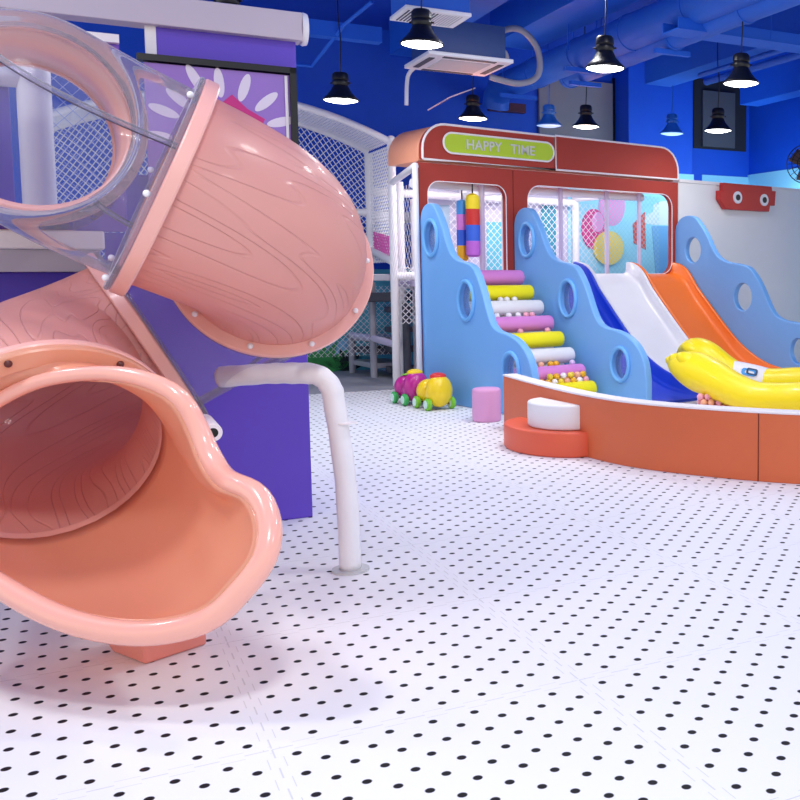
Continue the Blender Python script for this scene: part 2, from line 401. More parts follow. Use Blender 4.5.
# ---------------------------------------------------------------- pendant lamps
def lamp_mb(z):
    return None
bulb_mat = mat('lit_diffuser', 'ffffff', .5, emit=9.0)
bulb_off = mat('unlit_diffuser_glow', 'b8d8f8', .5, emit=.5)  # lamp is off; faint glow added to brighten its disc
blue_shade = mat('blue_lamp_enamel', '1c66c8', .4)
def pendant(p, label, shade=black, bulb=bulb_mat, power=14):
    """p = centre of the lit rim"""
    t = thing('pendant_lamp', p, label, 'lamp', 'pendant lamps hanging from the blue ceiling')
    p = V(p); R = .172
    obj('lamp_shade', MB().lathe([(R-.006, 0), (R, .003), (R+.001, .014), (.135, .05), (.1, .09), (.08, .13), (.07, .15), (.0, .15)], p, n=36, cap=False), shade, t, sharp=60)
    obj('socket', MB().lathe([(.0, .146), (.074, .15), (.08, .165), (.08, .19), (.072, .2), (.08, .21), (.078, .255), (.062, .275), (.0, .28)], p, n=28, cap=False).cyl(p+V((.07, 0, .175)), p+V((.1, 0, .175)), .008, 8).cyl(p+V((-.07, 0, .175)), p+V((-.1, 0, .175)), .008, 8), shade, t)
    obj('diffuser', MB().lathe([(.0, -.014), (R*.6, -.012), (R-.012, .004), (R-.014, .012), (0, .012)], p, n=36, cap=False), bulb, t)
    w = [p+Z*.27, p+V((.012, 0, .6)), p+V((-.01, .005, .9)), V((p.x, p.y, CHT))]
    obj('cord', MB().sweep(smooth_poly(w, 6), .006, 6), black if shade is black else shade, t)
    if power:
        l = bpy.data.lights.new('lamp_light', 'AREA'); l.shape = 'DISK'; l.size = .3; l.energy = power; l.color = (1, .98, .97)
        lo = bpy.data.objects.new('lamp_light', l); C.objects.link(lo); lo.location = (0, 0, -.03); lo.parent = t
    return t
def lp(x, y, wpx):
    D = F*.345/wpx; return W(x, y, D)
pendant(lp(341, 101, 34), 'lit black pendant lamp hanging left of the net arch, against plain blue wall')
pendant(lp(422, 45, 42), 'lit black pendant lamp between the ceiling vent and the air conditioner')
pendant(lp(473, 119, 28.6), 'lit black pendant lamp right above the green sign of the playhouse')
pendant(lp(605, 69, 39), 'large lit black pendant lamp hanging beside the thick blue ducts')
pendant(lp(586, 127, 26.3), 'lit black pendant lamp in front of the grey panel, above playhouse roof')
pendant(lp(741, 84, 36), 'lit black pendant lamp under the blue beam at upper right')
pendant(lp(718, 131, 27.5), 'small lit black pendant lamp in front of the dark recess')
pendant(lp(549, 126, 25.5), 'blue pendant lamp hanging behind the red playhouse roof', blue_shade, bulb_off, 0)
pendant(lp(672, 134, 24), 'faint blue pendant lamp in front of the blue pillar', blue_shade, bulb_off, 0)
pendant(W(229, 26, 7.4), 'black pendant lamp partly hidden behind the white beam of the purple tower')
# lamps of the same grid in the part of the hall around the camera
for (x, y) in [(-2.6, 3.0), (.2, 4.6), (-.6, 1.6), (2.6, 5.6), (2.2, 2.2), (-4.6, 4.2), (.2, 7.2), (-.9, 9.3)]:
    l = bpy.data.lights.new('hall_light', 'AREA'); l.shape = 'DISK'; l.size = .45; l.energy = 26; l.color = (1, .98, .97)
    lo = bpy.data.objects.new('hall_light', l); C.objects.link(lo); lo.location = (x, y, 3.9 if y > 4 else 3.3)
    if y < 2: l.energy = 44
for t_, s_ in ((.7, -.9), (2.0, -.9), (3.0, -1.0)):      # unseen fill lights added to brighten the playhouse interior
    l = bpy.data.lights.new('playhouse_fill_light', 'AREA'); l.shape = 'DISK'; l.size = .3; l.energy = 9; l.color = (1, .97, 1)
    lo = bpy.data.objects.new('playhouse_fill_light', l); C.objects.link(lo); lo.location = BF(t_, s_, 2.54)
# cove light behind the partition
cl = bpy.data.lights.new('cove_light', 'AREA'); cl.shape = 'RECTANGLE'; cl.size = 4.0; cl.size_y = .1; cl.energy = 40; cl.color = (.6, .88, 1)
co = bpy.data.objects.new('cove_light', cl); C.objects.link(co)
cc = BF(5.9, -.52, 2.5); co.location = cc
tdir = (-E2*.9+Z*.45).normalized(); xx = E1; zz = -tdir; yy = zz.cross(xx)
co.rotation_euler = Matrix((xx, yy, zz)).transposed().to_euler()
# ---------------------------------------------------------------- ceiling services
def duct(px, py, z, r, back, fwd, name, label, elbow=False):
    c = at(px, py, z); t = thing(name, c, label, 'duct')
    pts = [c-A*fwd+A*(back+fwd)*k/10 for k in range(11)]
    if elbow:
        e = pts[-1]; pts += [e+A*r*1.0-Z*r*.1, e+A*r*1.7-Z*r*.5, e+A*r*2-Z*r*1.3]
    obj('duct_pipe', MB().sweep(pts, r, 28), blue_duct, t)
    k = -fwd+1
    while k < back:
        obj('collar', MB().sweep([c+A*k, c+A*(k+.04)], r+.012, 28), blue_duct, t); k += 1.3
    for k in (back-.5, back-2.6):
        q = c+A*k
        obj('hanger', MB().cyl(q+B*(r+.03), q+B*(r+.03)+Z*(CHT-z), .008, 6).cyl(q-B*(r+.03), q-B*(r+.03)+Z*(CHT-z), .008, 6).par(q-B*(r+.08)-Z*(r+.05)-A*.03, B*2*(r+.08), A*.06, Z*.05), blue_beam, t)
    return t
duct(600, 46, 4.0, .19, 3.0, 7, 'ventilation_duct', 'thick blue ventilation duct running under the ceiling with an elbow at its end', True)
duct(640, 50, 3.85, .13, 1.9, 7, 'ventilation_pipe', 'thinner blue pipe running right beside the thick blue duct')
for (px, py, r, n) in ((735, 64, .03, 'upper'), (740, 72, .045, 'lower')):
    c = at(px+20, py-6, 3.85); obj('conduit_pipe', MB().sweep([c-A*5, c+A*1.2], r, 10), blue_duct, label='%s of the two thin blue conduits behind the upper right pendant lamp' % n, cat='pipe')
c = at(755, 38, 3.75); t = thing('cable_tray', c, 'blue cable tray hanging at the upper right under the ceiling', 'cable tray')
obj('tray', MB().par(c-B*.9, B*2.4, A*.02, Z*.1).par(c-B*.9+A*.3, B*2.4, A*.02, Z*.1).par(c-B*.9-Z*.01, B*2.4, A*.32, Z*.015), blue_beam, t)
for k in (-.6, .2, 1.0): obj('hanger_rod', MB().cyl(c+B*k, c+B*k+Z*(CHT-3.75), .007, 6), blue_beam, t)
# air conditioner cassette
ac = V((-2.23, 10.85, 3.55)); t = thing('air_conditioner', ac, 'white ceiling cassette air conditioner with a blue grey housing above it', 'air conditioner')
obj('housing', MB().par(ac-B*.38-A*.38+Z*.04, B*.76, A*.76, Z*.33), mat('blue_grey_housing', '2c4a86', .5), t)
obj('face_panel', MB().par(ac-B*.45-A*.43, B*.9, A*.86, Z*.04), white_plastic, t, bevel=.008)
obj('intake_grille', MB().par(ac-B*.26-A*.26-Z*.006, B*.52, A*.52, Z*.006), mat('light_grey_grille', 'c4c4cc', .6), t)
for s_ in (-1, 1):
    obj('louver', MB().par(ac-B*.28+A*(.36*s_-.035)-Z*.005, B*.56, A*.07, Z*.005), dark_grey, t)
    obj('louver', MB().par(ac-A*.28+B*(.37*s_-.03)-Z*.005, A*.56, B*.06, Z*.005), dark_grey, t)
h0 = ac+B*.38+Z*.2
hp = [ac+B*.36+A*.05+Z*.22, ac+B*.5+A*.1+Z*.42, ac+B*.8+A*.25+Z*.52, ac+B*1.05+A*.35+Z*.36, ac+B*1.08+A*.4+Z*.08, ac+B*.85+A*.4-Z*.04, ac+B*.5+A*.4+Z*.0]
obj('coolant_hose', MB().sweep(smooth_poly(hp, 6), .035, 10), grey_metal, t)
hp = [ac+B*.38+Z*.22, ac+B*.52+Z*.2, ac+B*.55+A*.05+Z*.1, ac+B*.38+A*.1+Z*.02]
obj('coolant_hose', MB().sweep(smooth_poly(hp, 6), .025, 10), grey_metal, t)
hp = [ac-B*.3+A*.55+Z*.05, ac-B*.36+A*.62-Z*.05, ac-B*.38+A*.62-Z*.35]
obj('drain_pipe', MB().sweep(smooth_poly(hp, 6), .022, 10), white_plastic, t)
vc = V((-2.03, 8.76, 3.53)); t = thing('ceiling_vent', vc, 'square white air vent grille under a blue box at the top edge', 'vent')
obj('vent_frame', MB().par(vc-B*.28-A*.24, B*.56, A*.48, Z*.03), white_plastic, t, bevel=.006)
sl = MB()
for k in range(9): sl.par(vc-B*.24+B*(.03*k)-A*.19-Z*.004, B*.012, A*.38, Z*.004)
obj('slat', sl, dark_grey, t); sl = MB()
for k in range(8): sl.par(vc+B*(.03+.026*k)-A*.19-Z*.003, B*.006, A*.38, Z*.003)
obj('slat', sl, grey_metal, t)
obj('vent_box', MB().par(vc-B*.27-A*.22+Z*.03, B*.54, A*.44, Z*.3), blue_duct, t)
# small exit style box and thin wires near the elbow
obj('junction_box', wallbox(490, 101, 526, 110, .3, .12), mat('dark_red_box', '4a2038', .5), label='dark box with a reddish face mounted beneath the duct elbow', cat='box')
w0 = at(300, 66, 3.7); w1 = at(312, 66, 3.7); w2 = at(345, 24, 4.0); w3 = at(372, 2, 4.2)
obj('ceiling_pipe', MB().sweep([w0-B*1.0, w1, w2, w3], .02, 8), blue_beam, label='thin light blue pipe bending up the ceiling left of the vent', cat='pipe')
w = [W(428, 110, 12.0), W(450, 97, 12.6), W(475, 88, 13.2)]
obj('ceiling_wire', MB().sweep(w, .008, 6), white_plastic, label='thin white rod slanting beneath the air conditioner', cat='rod')
# wall fan at the right edge
fc = W(806, 164, 14.4); fd = (V((0, 0, 0))-V((fc.x, fc.y, 0))).normalized()
t = thing('wall_fan', fc, 'round caged black fan high on the wall at the right edge', 'fan')
ca = MB()
for (r, o) in ((.27, .0), (.2, .05), (.12, .075), (.05, .085)): ca.torus(fc+fd*o, fd, r, .007, 32, 6)
fx, fy, _ = frame(fd)
for k in range(20):
    a = k*2*PI/20; dr = fx*math.cos(a)+fy*math.sin(a); ca.sweep([fc+dr*.27, fc+dr*.2+fd*.05, fc+dr*.12+fd*.075, fc+dr*.04+fd*.085], .004, 4)
obj('cage', ca, black, t)
for k in range(3):
    a = k*2*PI/3+.4; dr = fx*math.cos(a)+fy*math.sin(a); dn = fd.cross(dr)
    obj('blade', MB().grid(lambda u, v: fc+dr*(.04+.19*u)+dn*((v-.5)*.14*(1+.6*u))+fd*(-.02+.05*(v-.5)), 6, 6), mat('brown_blade', '6a5248', .4), t, solid=.004)
obj('motor', MB().cyl(fc-fd*.14, fc+fd*.0, .07, 20), black, t)
obj('bracket', MB().cyl(fc-fd*.12, fc-fd*.12-Z*.25, .02, 10).cyl(fc-fd*.12-Z*.25, fc-fd*.6-Z*.25, .02, 10), black, t)
# ---------------------------------------------------------------- the red playhouse
ph = thing('playhouse', BF(1.9, -.4, 0), 'brick red bus shaped playhouse front with rounded roof, two windows and green sign', 'playhouse')
n2 = E1.cross(Z)   # points out of the front (= E2)
fas = rrect(0, 0, 3.80, 2.565, .0)
w1 = rrect(.10, 1.20, 1.10, 2.375, .14); w2 = rrect(1.40, 1.36, 3.69, 2.40, .17)
obj('facade', curve_mb([fas, w1, w2], BF(0, 0, 0), E1, Z, .08, .008), bus_red, ph)
obj('roof_band', curve_mb([rrect(.03, 2.60, 1.775, 2.99, .3, rs=(.02, .0, .0, .28))], BF(0, .03, 0), E1, Z, .08, .006), bus_red, ph)
obj('roof_band', curve_mb([rrect(1.785, 2.60, 3.77, 3.0, .3, rs=(.0, .02, .3, .0))], BF(0, .03, 0), E1, Z, .08, .006), bus_red, ph)
def outline(pts2, o, r, closed=True):
    return MB().sweep([o+E1*x+Z*y for x, y in pts2], r, 8, closed=closed, up=E2)
obj('white_piping', outline(rrect(.03, 2.60, 1.775, 2.99, .3, rs=(.02, .0, .0, .28)), BF(0, .03, 0), .013), white_trim, ph)
obj('white_piping', outline([(1.785, 2.60)]+[p for p in rrect(1.785, 2.60, 3.77, 3.0, .3, rs=(0, .02, .3, 0))][1:], BF(0, .03, 0), .012), white_trim, ph)
obj('window_trim', outline(w1, BF(0, .0, 0), .006), white_trim, ph)
obj('window_trim', outline(w2, BF(0, .0, 0), .006), white_trim, ph)
# roof body behind the band (rounded end, peach side)
roof = MB(); prof = [(.02, 2.58)]+[(.02+.3-.3*math.cos(a), 2.69+.3*math.sin(a)) for a in [PI/2*k/8 for k in range(9)]]+[(3.47+.3*math.sin(a), 2.69+.3*math.cos(a)) for a in [PI/2*k/8 for k in range(9)]]+[(3.78, 2.58)]
obj('roof_body', curve_mb([prof], BF(0, -.06, 0), E1, Z, .7, .03), bus_side, ph)
sg = rrect(.275, 2.685, 1.745, 2.905, .108, 10)
sign = obj('sign_board', curve_mb([sg], BF(0, .05, 0), E1, Z, .03, .003), lime, ph, label='lime green sign board with white edge')
obj('sign_edge', outline(sg, BF(0, .05, 0), .011), white_trim, sign)
obj('lettering', text_mb('HAPPY', .15, BF(.78, .062, 2.79), E1, Z, .014, 1.02), silver, sign)
obj('lettering', text_mb('TIME', .15, BF(1.30, .062, 2.785), E1, Z, .014, 1.06), silver, sign)
obj('panel_joint', MB().par(BF(1.195, .001, 1.2), E1*.006, E2*.004, Z*1.36), mat('dark_red_seam', '6a1c16', .6), ph)
BT = [1.99, 2.71, 3.25]
# window mullions and inner frame of white padded poles
for (t_, r) in ((BT[0], .028), (BT[1], .028), (BT[2], .026)):
    obj('window_bar', MB().cyl(BF(t_, -.16, 1.3), BF(t_, -.16, 2.42), r, 12), mat('pale_lilac_padding', 'd8cce6', .5), ph)
obj('window_bar', MB().cyl(BF(.872, -.16, 1.2), BF(.872, -.16, 2.42), .035, 12), MATS['pale_lilac_padding'], ph)
# inner frame (posts and rails)
fr_ = thing('play_frame', BF(1.9, -1.2, 0), 'white padded pole frame of the platform inside the red playhouse', 'play frame')
for (t_, s_) in ((1.25, -.25), (.65, -1.7), (1.55, -1.7), (2.5, -1.7), (3.38, -1.7)):
    obj('post', MB().cyl(BF(t_, s_, 0), BF(t_, s_, 2.5), .05, 14), white_pad, fr_)
for z in (1.22, 2.36):
    for s_ in ((-.25, -1.7) if z > 2 else (-1.7,)): obj('rail', MB().cyl(BF(.04 if s_ > -1 else .65, s_, z), BF(3.38, s_, z), .05, 14), white_pad, fr_)
    obj('rail', MB().cyl(BF(1.25, -.25, z), BF(1.55, -1.7, z), .045, 14), white_pad, fr_)
obj('rail', MB().cyl(BF(3.38, -1.7, 2.42), BF(3.3, -.2, 2.42), .045, 14), white_pad, fr_)
obj('platform', MB().par(BF(.6, -.1, 1.2), E1*3.15, -E2*1.6, Z*.09), mat('pale_lilac_padding', 'd8cce6', .5), fr_, bevel=.02)
nt_ = MB().net(lambda u, v: BF(1.3+u, -1.62, 1.3+v), 2.4, 1.05, .07, .004)
obj('safety_net', nt_, net_white, fr_)
obj('safety_net', MB().net(lambda u, v: BF(.04+.27*u, -.28-u, 1.3+v), 1.0, 1.05, .09, .0025), net_white, fr_)
obj('safety_net', MB().net(lambda u, v: BF(2.62+u, -.22, 1.3+v), 1.04, 1.08, .05, .0028), mat('aqua_net_cord', '9ad0dc', .6), fr_)
# mural wall behind the playhouse
mw = thing('mural_wall', BF(2.4, -1.85, 0), 'pale cyan mural wall with balloons and an ice cream seen through the playhouse window', 'mural')
obj('mural_board', MB().par(BF(3.32, -1.8, 0), E1*1.98, -E2*.06, Z*2.7), mural_sky, mw)
obj('mural_board', MB().par(BF(.9, -1.8, 1.2), E1*2.41, -E2*.06, Z*1.5), mat('lilac_grey_wall', 'c9c6dc', .6), mw)
def onS(x, y, s):
    d = ray(x, y); o = P0+E2*s; t_ = (d[0]*o.y-o.x)/(E1.x-d[0]*E1.y); return (t_, CH+d[2]*(o.y+E1.y*t_))
def mural(name, pxs, m, s_=-1.79, th=.02, smooth=True):
    pts = [onS(x, y, s_) for x, y in pxs]
    if smooth: pts = [(p.x, p.y) for p in smooth_poly([(a, b, 0) for a, b in pts], 5, True)]
    return obj(name, curve_mb([pts], BF(0, s_, 0), E1, Z, th), m, mw)
def ell(cx, cy, rx, ry, n=14): return [(cx+rx*math.cos(2*PI*k/n), cy+ry*math.sin(2*PI*k/n)) for k in range(n)]
mural('painted_balloon', ell(612, 206, 13, 20), mat('candy_pink', 'f4a0d4', .6), -1.79)
mural('painted_balloon', ell(594, 229, 12, 20), mat('raspberry', 'e0408c', .6), -1.775)
mural('painted_balloon_highlight', ell(598, 222, 6, 10), mat('candy_pink', 'f4a0d4', .6), -1.765)
mural('painted_balloon', ell(609, 248, 15, 17), mat('butter_yellow', 'f4d468', .6), -1.76)
mural('painted_cone', [(633, 224), (645, 212), (646, 250), (634, 243)], mat('coral_check', 'e85a50', .6), -1.79, smooth=False)
mural('painted_cloud', [(648, 224), (647, 215), (653, 212), (654, 205), (663, 201), (671, 203), (678, 210), (690, 214), (690, 224)], white_foam, -1.79)
mural('painted_cup', [(652, 226), (690, 226), (690, 275), (656, 275)], mat('sky_check', '7cb4e4', .6), -1.79, smooth=False)
mural('painted_panel', [(487, 222), (502, 222), (502, 285), (487, 285)], mat('aqua_panel', '62c0d2', .6), -1.79, smooth=False)
mural('painted_panel', [(541, 200), (556, 200), (556, 290), (541, 290)], mat('teal_panel', '2f8ea8', .6), -1.79, smooth=False)
mural('painted_panel', [(428, 205), (450, 205), (450, 280), (428, 280)], mat('grey_blue_panel', 'a4bcd0', .6), -1.79, smooth=False)
# ---------------------------------------------------------------- blue wave panels
PROF = [(0, 1.93), (.03, 2.02), (.1, 2.09), (.21, 2.12), (.33, 2.09), (.44, 1.97), (.53, 1.84), (.6, 1.71), (.7, 1.58), (.85, 1.51), (1.02, 1.485), (1.17, 1.44), (1.29, 1.31), (1.38, 1.16), (1.46, 1.0), (1.55, .87), (1.68, .81), (1.87, .785), (2.05, .73), (2.2, .63), (2.3, .48), (2.335, .3)]
HOLES = [(.27, 1.75, (.135, .18)), (1.04, 1.10, (.14, .19)), (1.93, .44, (.135, .165))]
def wave_panel(t0, th, sc, label, glass=True, tall=HOLES):
    r = thing('wavy_barrier', BF(t0, 1.0*sc, 0), label, 'barrier', 'wavy light blue side panels of the playhouse')
    out = [(0, 0)]+[(p.x*sc, p.y) for p in smooth_poly([(a, b, 0) for a, b in PROF], 3)]+[(2.335*sc, 0)]
    holes = [circ(s_*sc, z, *rr) for s_, z, rr in tall]
    # local x -> -E2 reversed so that the front normal faces -E1: use ax = E2, ay = Z, normal = E2 x Z = -E1
    obj('panel_body', curve_mb([out]+holes, BF(t0, 0, 0), E2, Z, th, .014, 3), sky_pad, r)
    for s_, z, rr in tall:
        c0 = BF(t0, s_*sc, z)
        if glass:
            rg = obj('porthole_ring', MB().sweep([c0-E1*.008+E2*x+Z*y for x, y in circ(0, 0, rr[0]+.008, rr[1]+.008, 40)], .022, 10, closed=True, up=E1).sweep([c0+E1*(th+.008)+E2*x+Z*y for x, y in circ(0, 0, rr[0]+.008, rr[1]+.008, 40)], .022, 10, closed=True, up=E1), sky_ring, r)
            obj('porthole_pane', curve_mb([circ(0, 0, rr[0]+.004, rr[1]+.004)], c0+E1*th/2, E2, Z, .008), pane, rg)
    return r
wave_panel(-.005, .085, .90, 'leftmost wavy light blue panel beside the toy train, three ringed portholes')
wave_panel(1.2, .085, 1.0, 'middle wavy light blue panel between the foam roller steps and the blue slide')
wave_panel(3.74, .085, 1.15, 'right wavy light blue panel with open round holes against the grey wall', glass=False, tall=[(.30, 1.67, (.145, .165)), (1.085, 1.075, (.15, .17)), (1.87, .45, (.12, .15))])
obj('white_corner_post', MB().cyl(BF(-.045, .0, 0), BF(-.045, .0, 2.55), .032, 12), white_pad, label='slim white post on the left corner of the playhouse', cat='post')
# ---------------------------------------------------------------- foam roller steps
cols = [('topmost pink', pink_foam), ('upper yellow', yellow_foam), ('upper white', white_foam), ('middle pink', pink_foam), ('middle yellow', yellow_foam), ('lower white', white_foam), ('lowest pink', pink_foam), ('lowest yellow', yellow_foam)]
steps = []
for i, (nm, m) in enumerate(cols):
    s_ = .30+.187*i; z = 1.325-.1645*i
    r = obj('foam_roller', MB().lathe([(0, 0), (.06, .0), (.078, .012), (.084, .03), (.084, .985), (.078, 1.0), (.06, 1.01), (0, 1.01)], BF(.085, s_, z), E1, 24, cap=False), m,
            label='%s foam roller forming a step of the climbing stair' % nm, cat='foam roller', group='foam roller steps')
    steps.append((s_, z))
ramp = MB().par(BF(.085, .16, 1.10), E1*1.1, E2*1.75-Z*1.54, (E2*-.07-Z*.08))
obj('stair_ramp', ramp, mat('grey_white_ramp', 'd8d8de', .6), label='pale sloping base board beneath the foam rollers', cat='ramp')
# ---------------------------------------------------------------- three slides
SL = [(0, 1.36), (.15, 1.33), (.3, 1.24), (.46, 1.05), (.68, .84), (.95, .59), (1.2, .38), (1.45, .23), (1.7, .13), (1.95, .085), (2.12, .072), (2.32, .066)]
SLs = smooth_poly([(a, b, 0) for a, b in SL], 4)
def slide(t0, t1, m, label, lip=.14, end=len(SLs)):
    r = thing('wave_slide', BF((t0+t1)/2, 1.0, 0), label, 'slide', 'slides side by side at the playhouse front')
    P_ = SLs[:end]
    th = .03
    def sec(tt):  # height of lip over lane across width
        return lip
    xs = [(0, lip), (.012, lip+.012), (.03, lip+.012), (.045, lip), (.055, .04), (.085, .008), (.13, 0)]
    wd = t1-t0
    cs = [(x, h) for x, h in xs]+[(wd-x, h) for x, h in reversed(xs)]
    low = [(wd, -th), (0, -th)]
    def pt(i, j):
        s_, z = P_[i].x, P_[i].y; loop = cs+low; x, h = loop[j % len(loop)]
        f = 1 if s_ < 1.9 else max(.15, 1-(s_-1.9)*2.2)
        if h > 0: h = h*f
        return BF(t0+x, s_, z+h)
    L = cs+low; nn = len(L); vs = [pt(i, j) for i in range(len(P_)) for j in range(nn)]
    fs = [(i*nn+j, i*nn+(j+1) % nn, (i+1)*nn+(j+1) % nn, (i+1)*nn+j) for i in range(len(P_)-1) for j in range(nn)]
    mb = MB(); mb.add(vs, [f[::-1] for f in fs]+[tuple(range(nn)), tuple(range((len(P_)-1)*nn, len(P_)*nn))[::-1]])
    obj('slide_bed', mb, m, r, sharp=50)
    mb = MB(); mb.par(BF(t0+.1, .5, 0), E1*(wd-.2), -E2*.05, Z*.94)
    mb.par(BF(t0+.1, 1.2, 0), E1*(wd-.2), -E2*.05, Z*.33)
    obj('support', mb, m, r)
slide(1.3, 2.10, slide_blue, 'royal blue wave slide next to the middle wavy panel')
slide(2.11, 2.94, slide_white, 'white wave slide between the blue and the orange slide')
slide(2.95, 3.735, slide_orange, 'orange wave slide beside the right wavy panel')
# ---------------------------------------------------------------- ball pit border and pad
path = smooth_poly([(-1.50, 9.02, 0), (-1.08, 8.24, 0), (-.602, 7.494, 0), (-.142, 7.037, 0), (.589, 6.648, 0), (1.2, 6.50, 0), (2.0, 6.52, 0), (2.8, 6.8, 0), (3.5, 7.4, 0), (3.9, 8.3, 0)], 8)
def offs(pth, d):
    o = []
    for i, p in enumerate(pth):
        t_ = (pth[min(i+1, len(pth)-1)]-pth[max(i-1, 0)]).normalized(); o.append(p+V((-t_.y, t_.x, 0))*d)
    return o
pw = thing('ball_pit_border', (-.1, 7.1, 0), 'curved terracotta padded low wall with a white top edge around the ball pit', 'low wall')
def strip(pth, d0, d1, z0, z1):
    a, b = offs(pth, d0), offs(pth, d1); mb = MB(); n = len(pth); vs = []
    for i in range(n): vs += [a[i]+Z*z0, b[i]+Z*z0, b[i]+Z*z1, a[i]+Z*z1]
    fs = [(i*4+k, (i+1)*4+k, (i+1)*4+(k+1) % 4, i*4+(k+1) % 4) for i in range(n-1) for k in range(4)]+[(0, 1, 2, 3), ((n-1)*4+3, (n-1)*4+2, (n-1)*4+1, (n-1)*4)]
    return mb.add(vs, fs)
cut = min(range(len(path)), key=lambda i: abs(path[i].x-.589))
obj('wall_pad', strip(path[:cut+1], 0, .12, 0, .46), pit_orange, pw, bevel=.006)
obj('wall_pad', strip(path[cut:], 0, .12, 0, .46), pit_orange, pw, bevel=.006)
obj('top_edge', strip(path, -.006, .126, .46, .478), white_trim, pw, bevel=.006)
obj('pad_joint', MB().cyl(path[cut]-V((.0, .002, 0)), path[cut]-V((.0, .002, 0))+Z*.46, .003, 6), MATS['dark_red_seam'], pw)
pit = [(p.x, p.y) for p in offs(path, .13)]+[(2.0, 9.6), (BF(3.7, 2.4, 0).x, BF(3.7, 2.4, 0).y), (BF(.1, 2.4, 0).x, BF(.1, 2.4, 0).y)]
obj('pit_mattress', curve_mb([pit], V((0, 0, .05)), V((1, 0, 0)), V((0, 1, 0)), .05), mat('pale_pit_mat', 'e6dfe6', .6), label='pale padded floor inside the ball pit', cat='mattress')
# half round step cushions
def half_step(c, al, nr, a_, b_, z0, z1, m, label, nm):
    pts = [(math.cos(PI*k/28)*a_, math.sin(PI*k/28)*b_) for k in range(29)]
    mb = curve_mb([pts], c+Z*z1, al, nr, z1-z0, .018, 3)
    return obj(nm, mb, m, label=label, cat='step cushion', group='half round step cushions')
al = V((-.51, .80, 0)).normalized(); al = V((.62, -.785, 0)).normalized(); nr = V((-al.y, al.x, 0)); nr = -nr
if nr.x > 0: nr = -nr
al = nr.cross(Z) if (nr.cross(Z)).cross(nr).z > 0 else -nr.cross(Z)
c = V((-.90, 7.96, 0))+nr*.02
half_step(c, al, nr, .52, .36, 0, .19, red_cush, 'larger red orange half round step cushion standing on the dotted floor', 'step_cushion')
half_step(c+V((.62, -.785, 0))*.10, al, nr, .31, .25, .192, .385, white_foam, 'smaller white half round step cushion on top of the red one', 'step_cushion')
obj('pouf', MB().lathe([(0, 0), (.12, 0), (.132, .012), (.134, .05), (.134, .28), (.128, .3), (.115, .31), (0, .312)], V((-1.72, 9.38, 0)), Z, 32, cap=False), pouf_pink, label='short dusty pink cylinder pouf beside the end of the pit wall', cat='pouf')
# ---------------------------------------------------------------- plastic balls
ballm = {'golden': mat('gold_ball', 'f0b41e', .35), 'white': mat('white_ball', 'f4f0f2', .35), 'pink': mat('pink_ball', 'f0a8b8', .35), 'yellow': mat('yellow_ball', 'f0d43c', .35), 'peach': mat('peach_ball', 'f2b490', .35), 'lilac': mat('lilac_ball', 'd8c0ee', .35)}
proto = {}
def ballat(p, col, place, r=.034):
    lab = '%s plastic ball %s' % (col, place); grp = '%s balls %s' % (col, place)
    if col not in proto:
        o = obj('plastic_ball', MB().ball((0, 0, 0), r, 16, 10), ballm[col], loc=(0, 0, 0)); proto[col] = o
    else: o = proto[col].copy(); C.objects.link(o)
    o.location = V(p); tag(o, lab, 'ball', grp)
def onT(x, y, t_):
    d = ray(x, y); o = P0+E1*t_; s_ = (d[0]*o.y-o.x)/(E2.x-d[0]*E2.y); D = o.y+s_*E2.y; return s_, CH+d[2]*D
# on the notches between the rollers (row k between roller k and k+1)
def notch(k, t_, col, place, up=0):
    s_, z = steps[k]; s2, z2 = steps[k+1]
    ballat(BF(t_, s2-.078, z2+.09+up*.06), col, place)
for t_ in (.30, .62, .70, .80): notch(1, t_, 'white', 'in the notch below the upper yellow roller')
for t_ in (.45, .60, .72, .82, .90): notch(2, t_, 'white' if t_ < .8 else 'pink', 'in the notch below the upper white roller')
for t_ in (.62, .97): notch(3, t_, 'pink', 'in the notch below the middle pink roller')
for t_, c_ in ((.08, 'white'), (.24, 'white'), (.42, 'pink'), (.62, 'peach'), (.74, 'golden'), (.81, 'golden'), (1.02, 'lilac')): notch(5, t_, c_, 'in the notch below the lower white roller')
k = 0
for row, (ds, dz, ts) in enumerate([(0, 0, (.5, .58, .66, .74, .82, .9, .98, 1.06)), (.055, .0, (.54, .62, .70, .78, .86, .94, 1.02)), (.03, .055, (.58, .66, .75, .84, .93, 1.0)), (-.03, .05, (.7, .8, .9, 1.05))]):
    for t_ in ts:
        col = ['golden', 'white', 'yellow', 'peach', 'golden', 'white', 'pink', 'yellow'][k % 8]; k += 1
        s2, z2 = steps[7]; ballat(BF(t_, s2-.085+ds, z2+.095+dz), col, 'in the pile on the lowest rollers')
for lay in range(3):
    for row in (0, 1):
        for i in range(7-lay//2):
            x = 700+i*7.6+(3.6 if (lay+row) % 2 else 0)+random.uniform(-.5, .5); d = ray(x, 404); D = 9.62+.06*row+.01*lay
            ballat(V((d[0]*D, D, .085+.054*lay)), ['pink', 'peach', 'yellow', 'white', 'pink', 'golden'][random.randrange(6)], 'in the pit below the yellow inflatable toy')
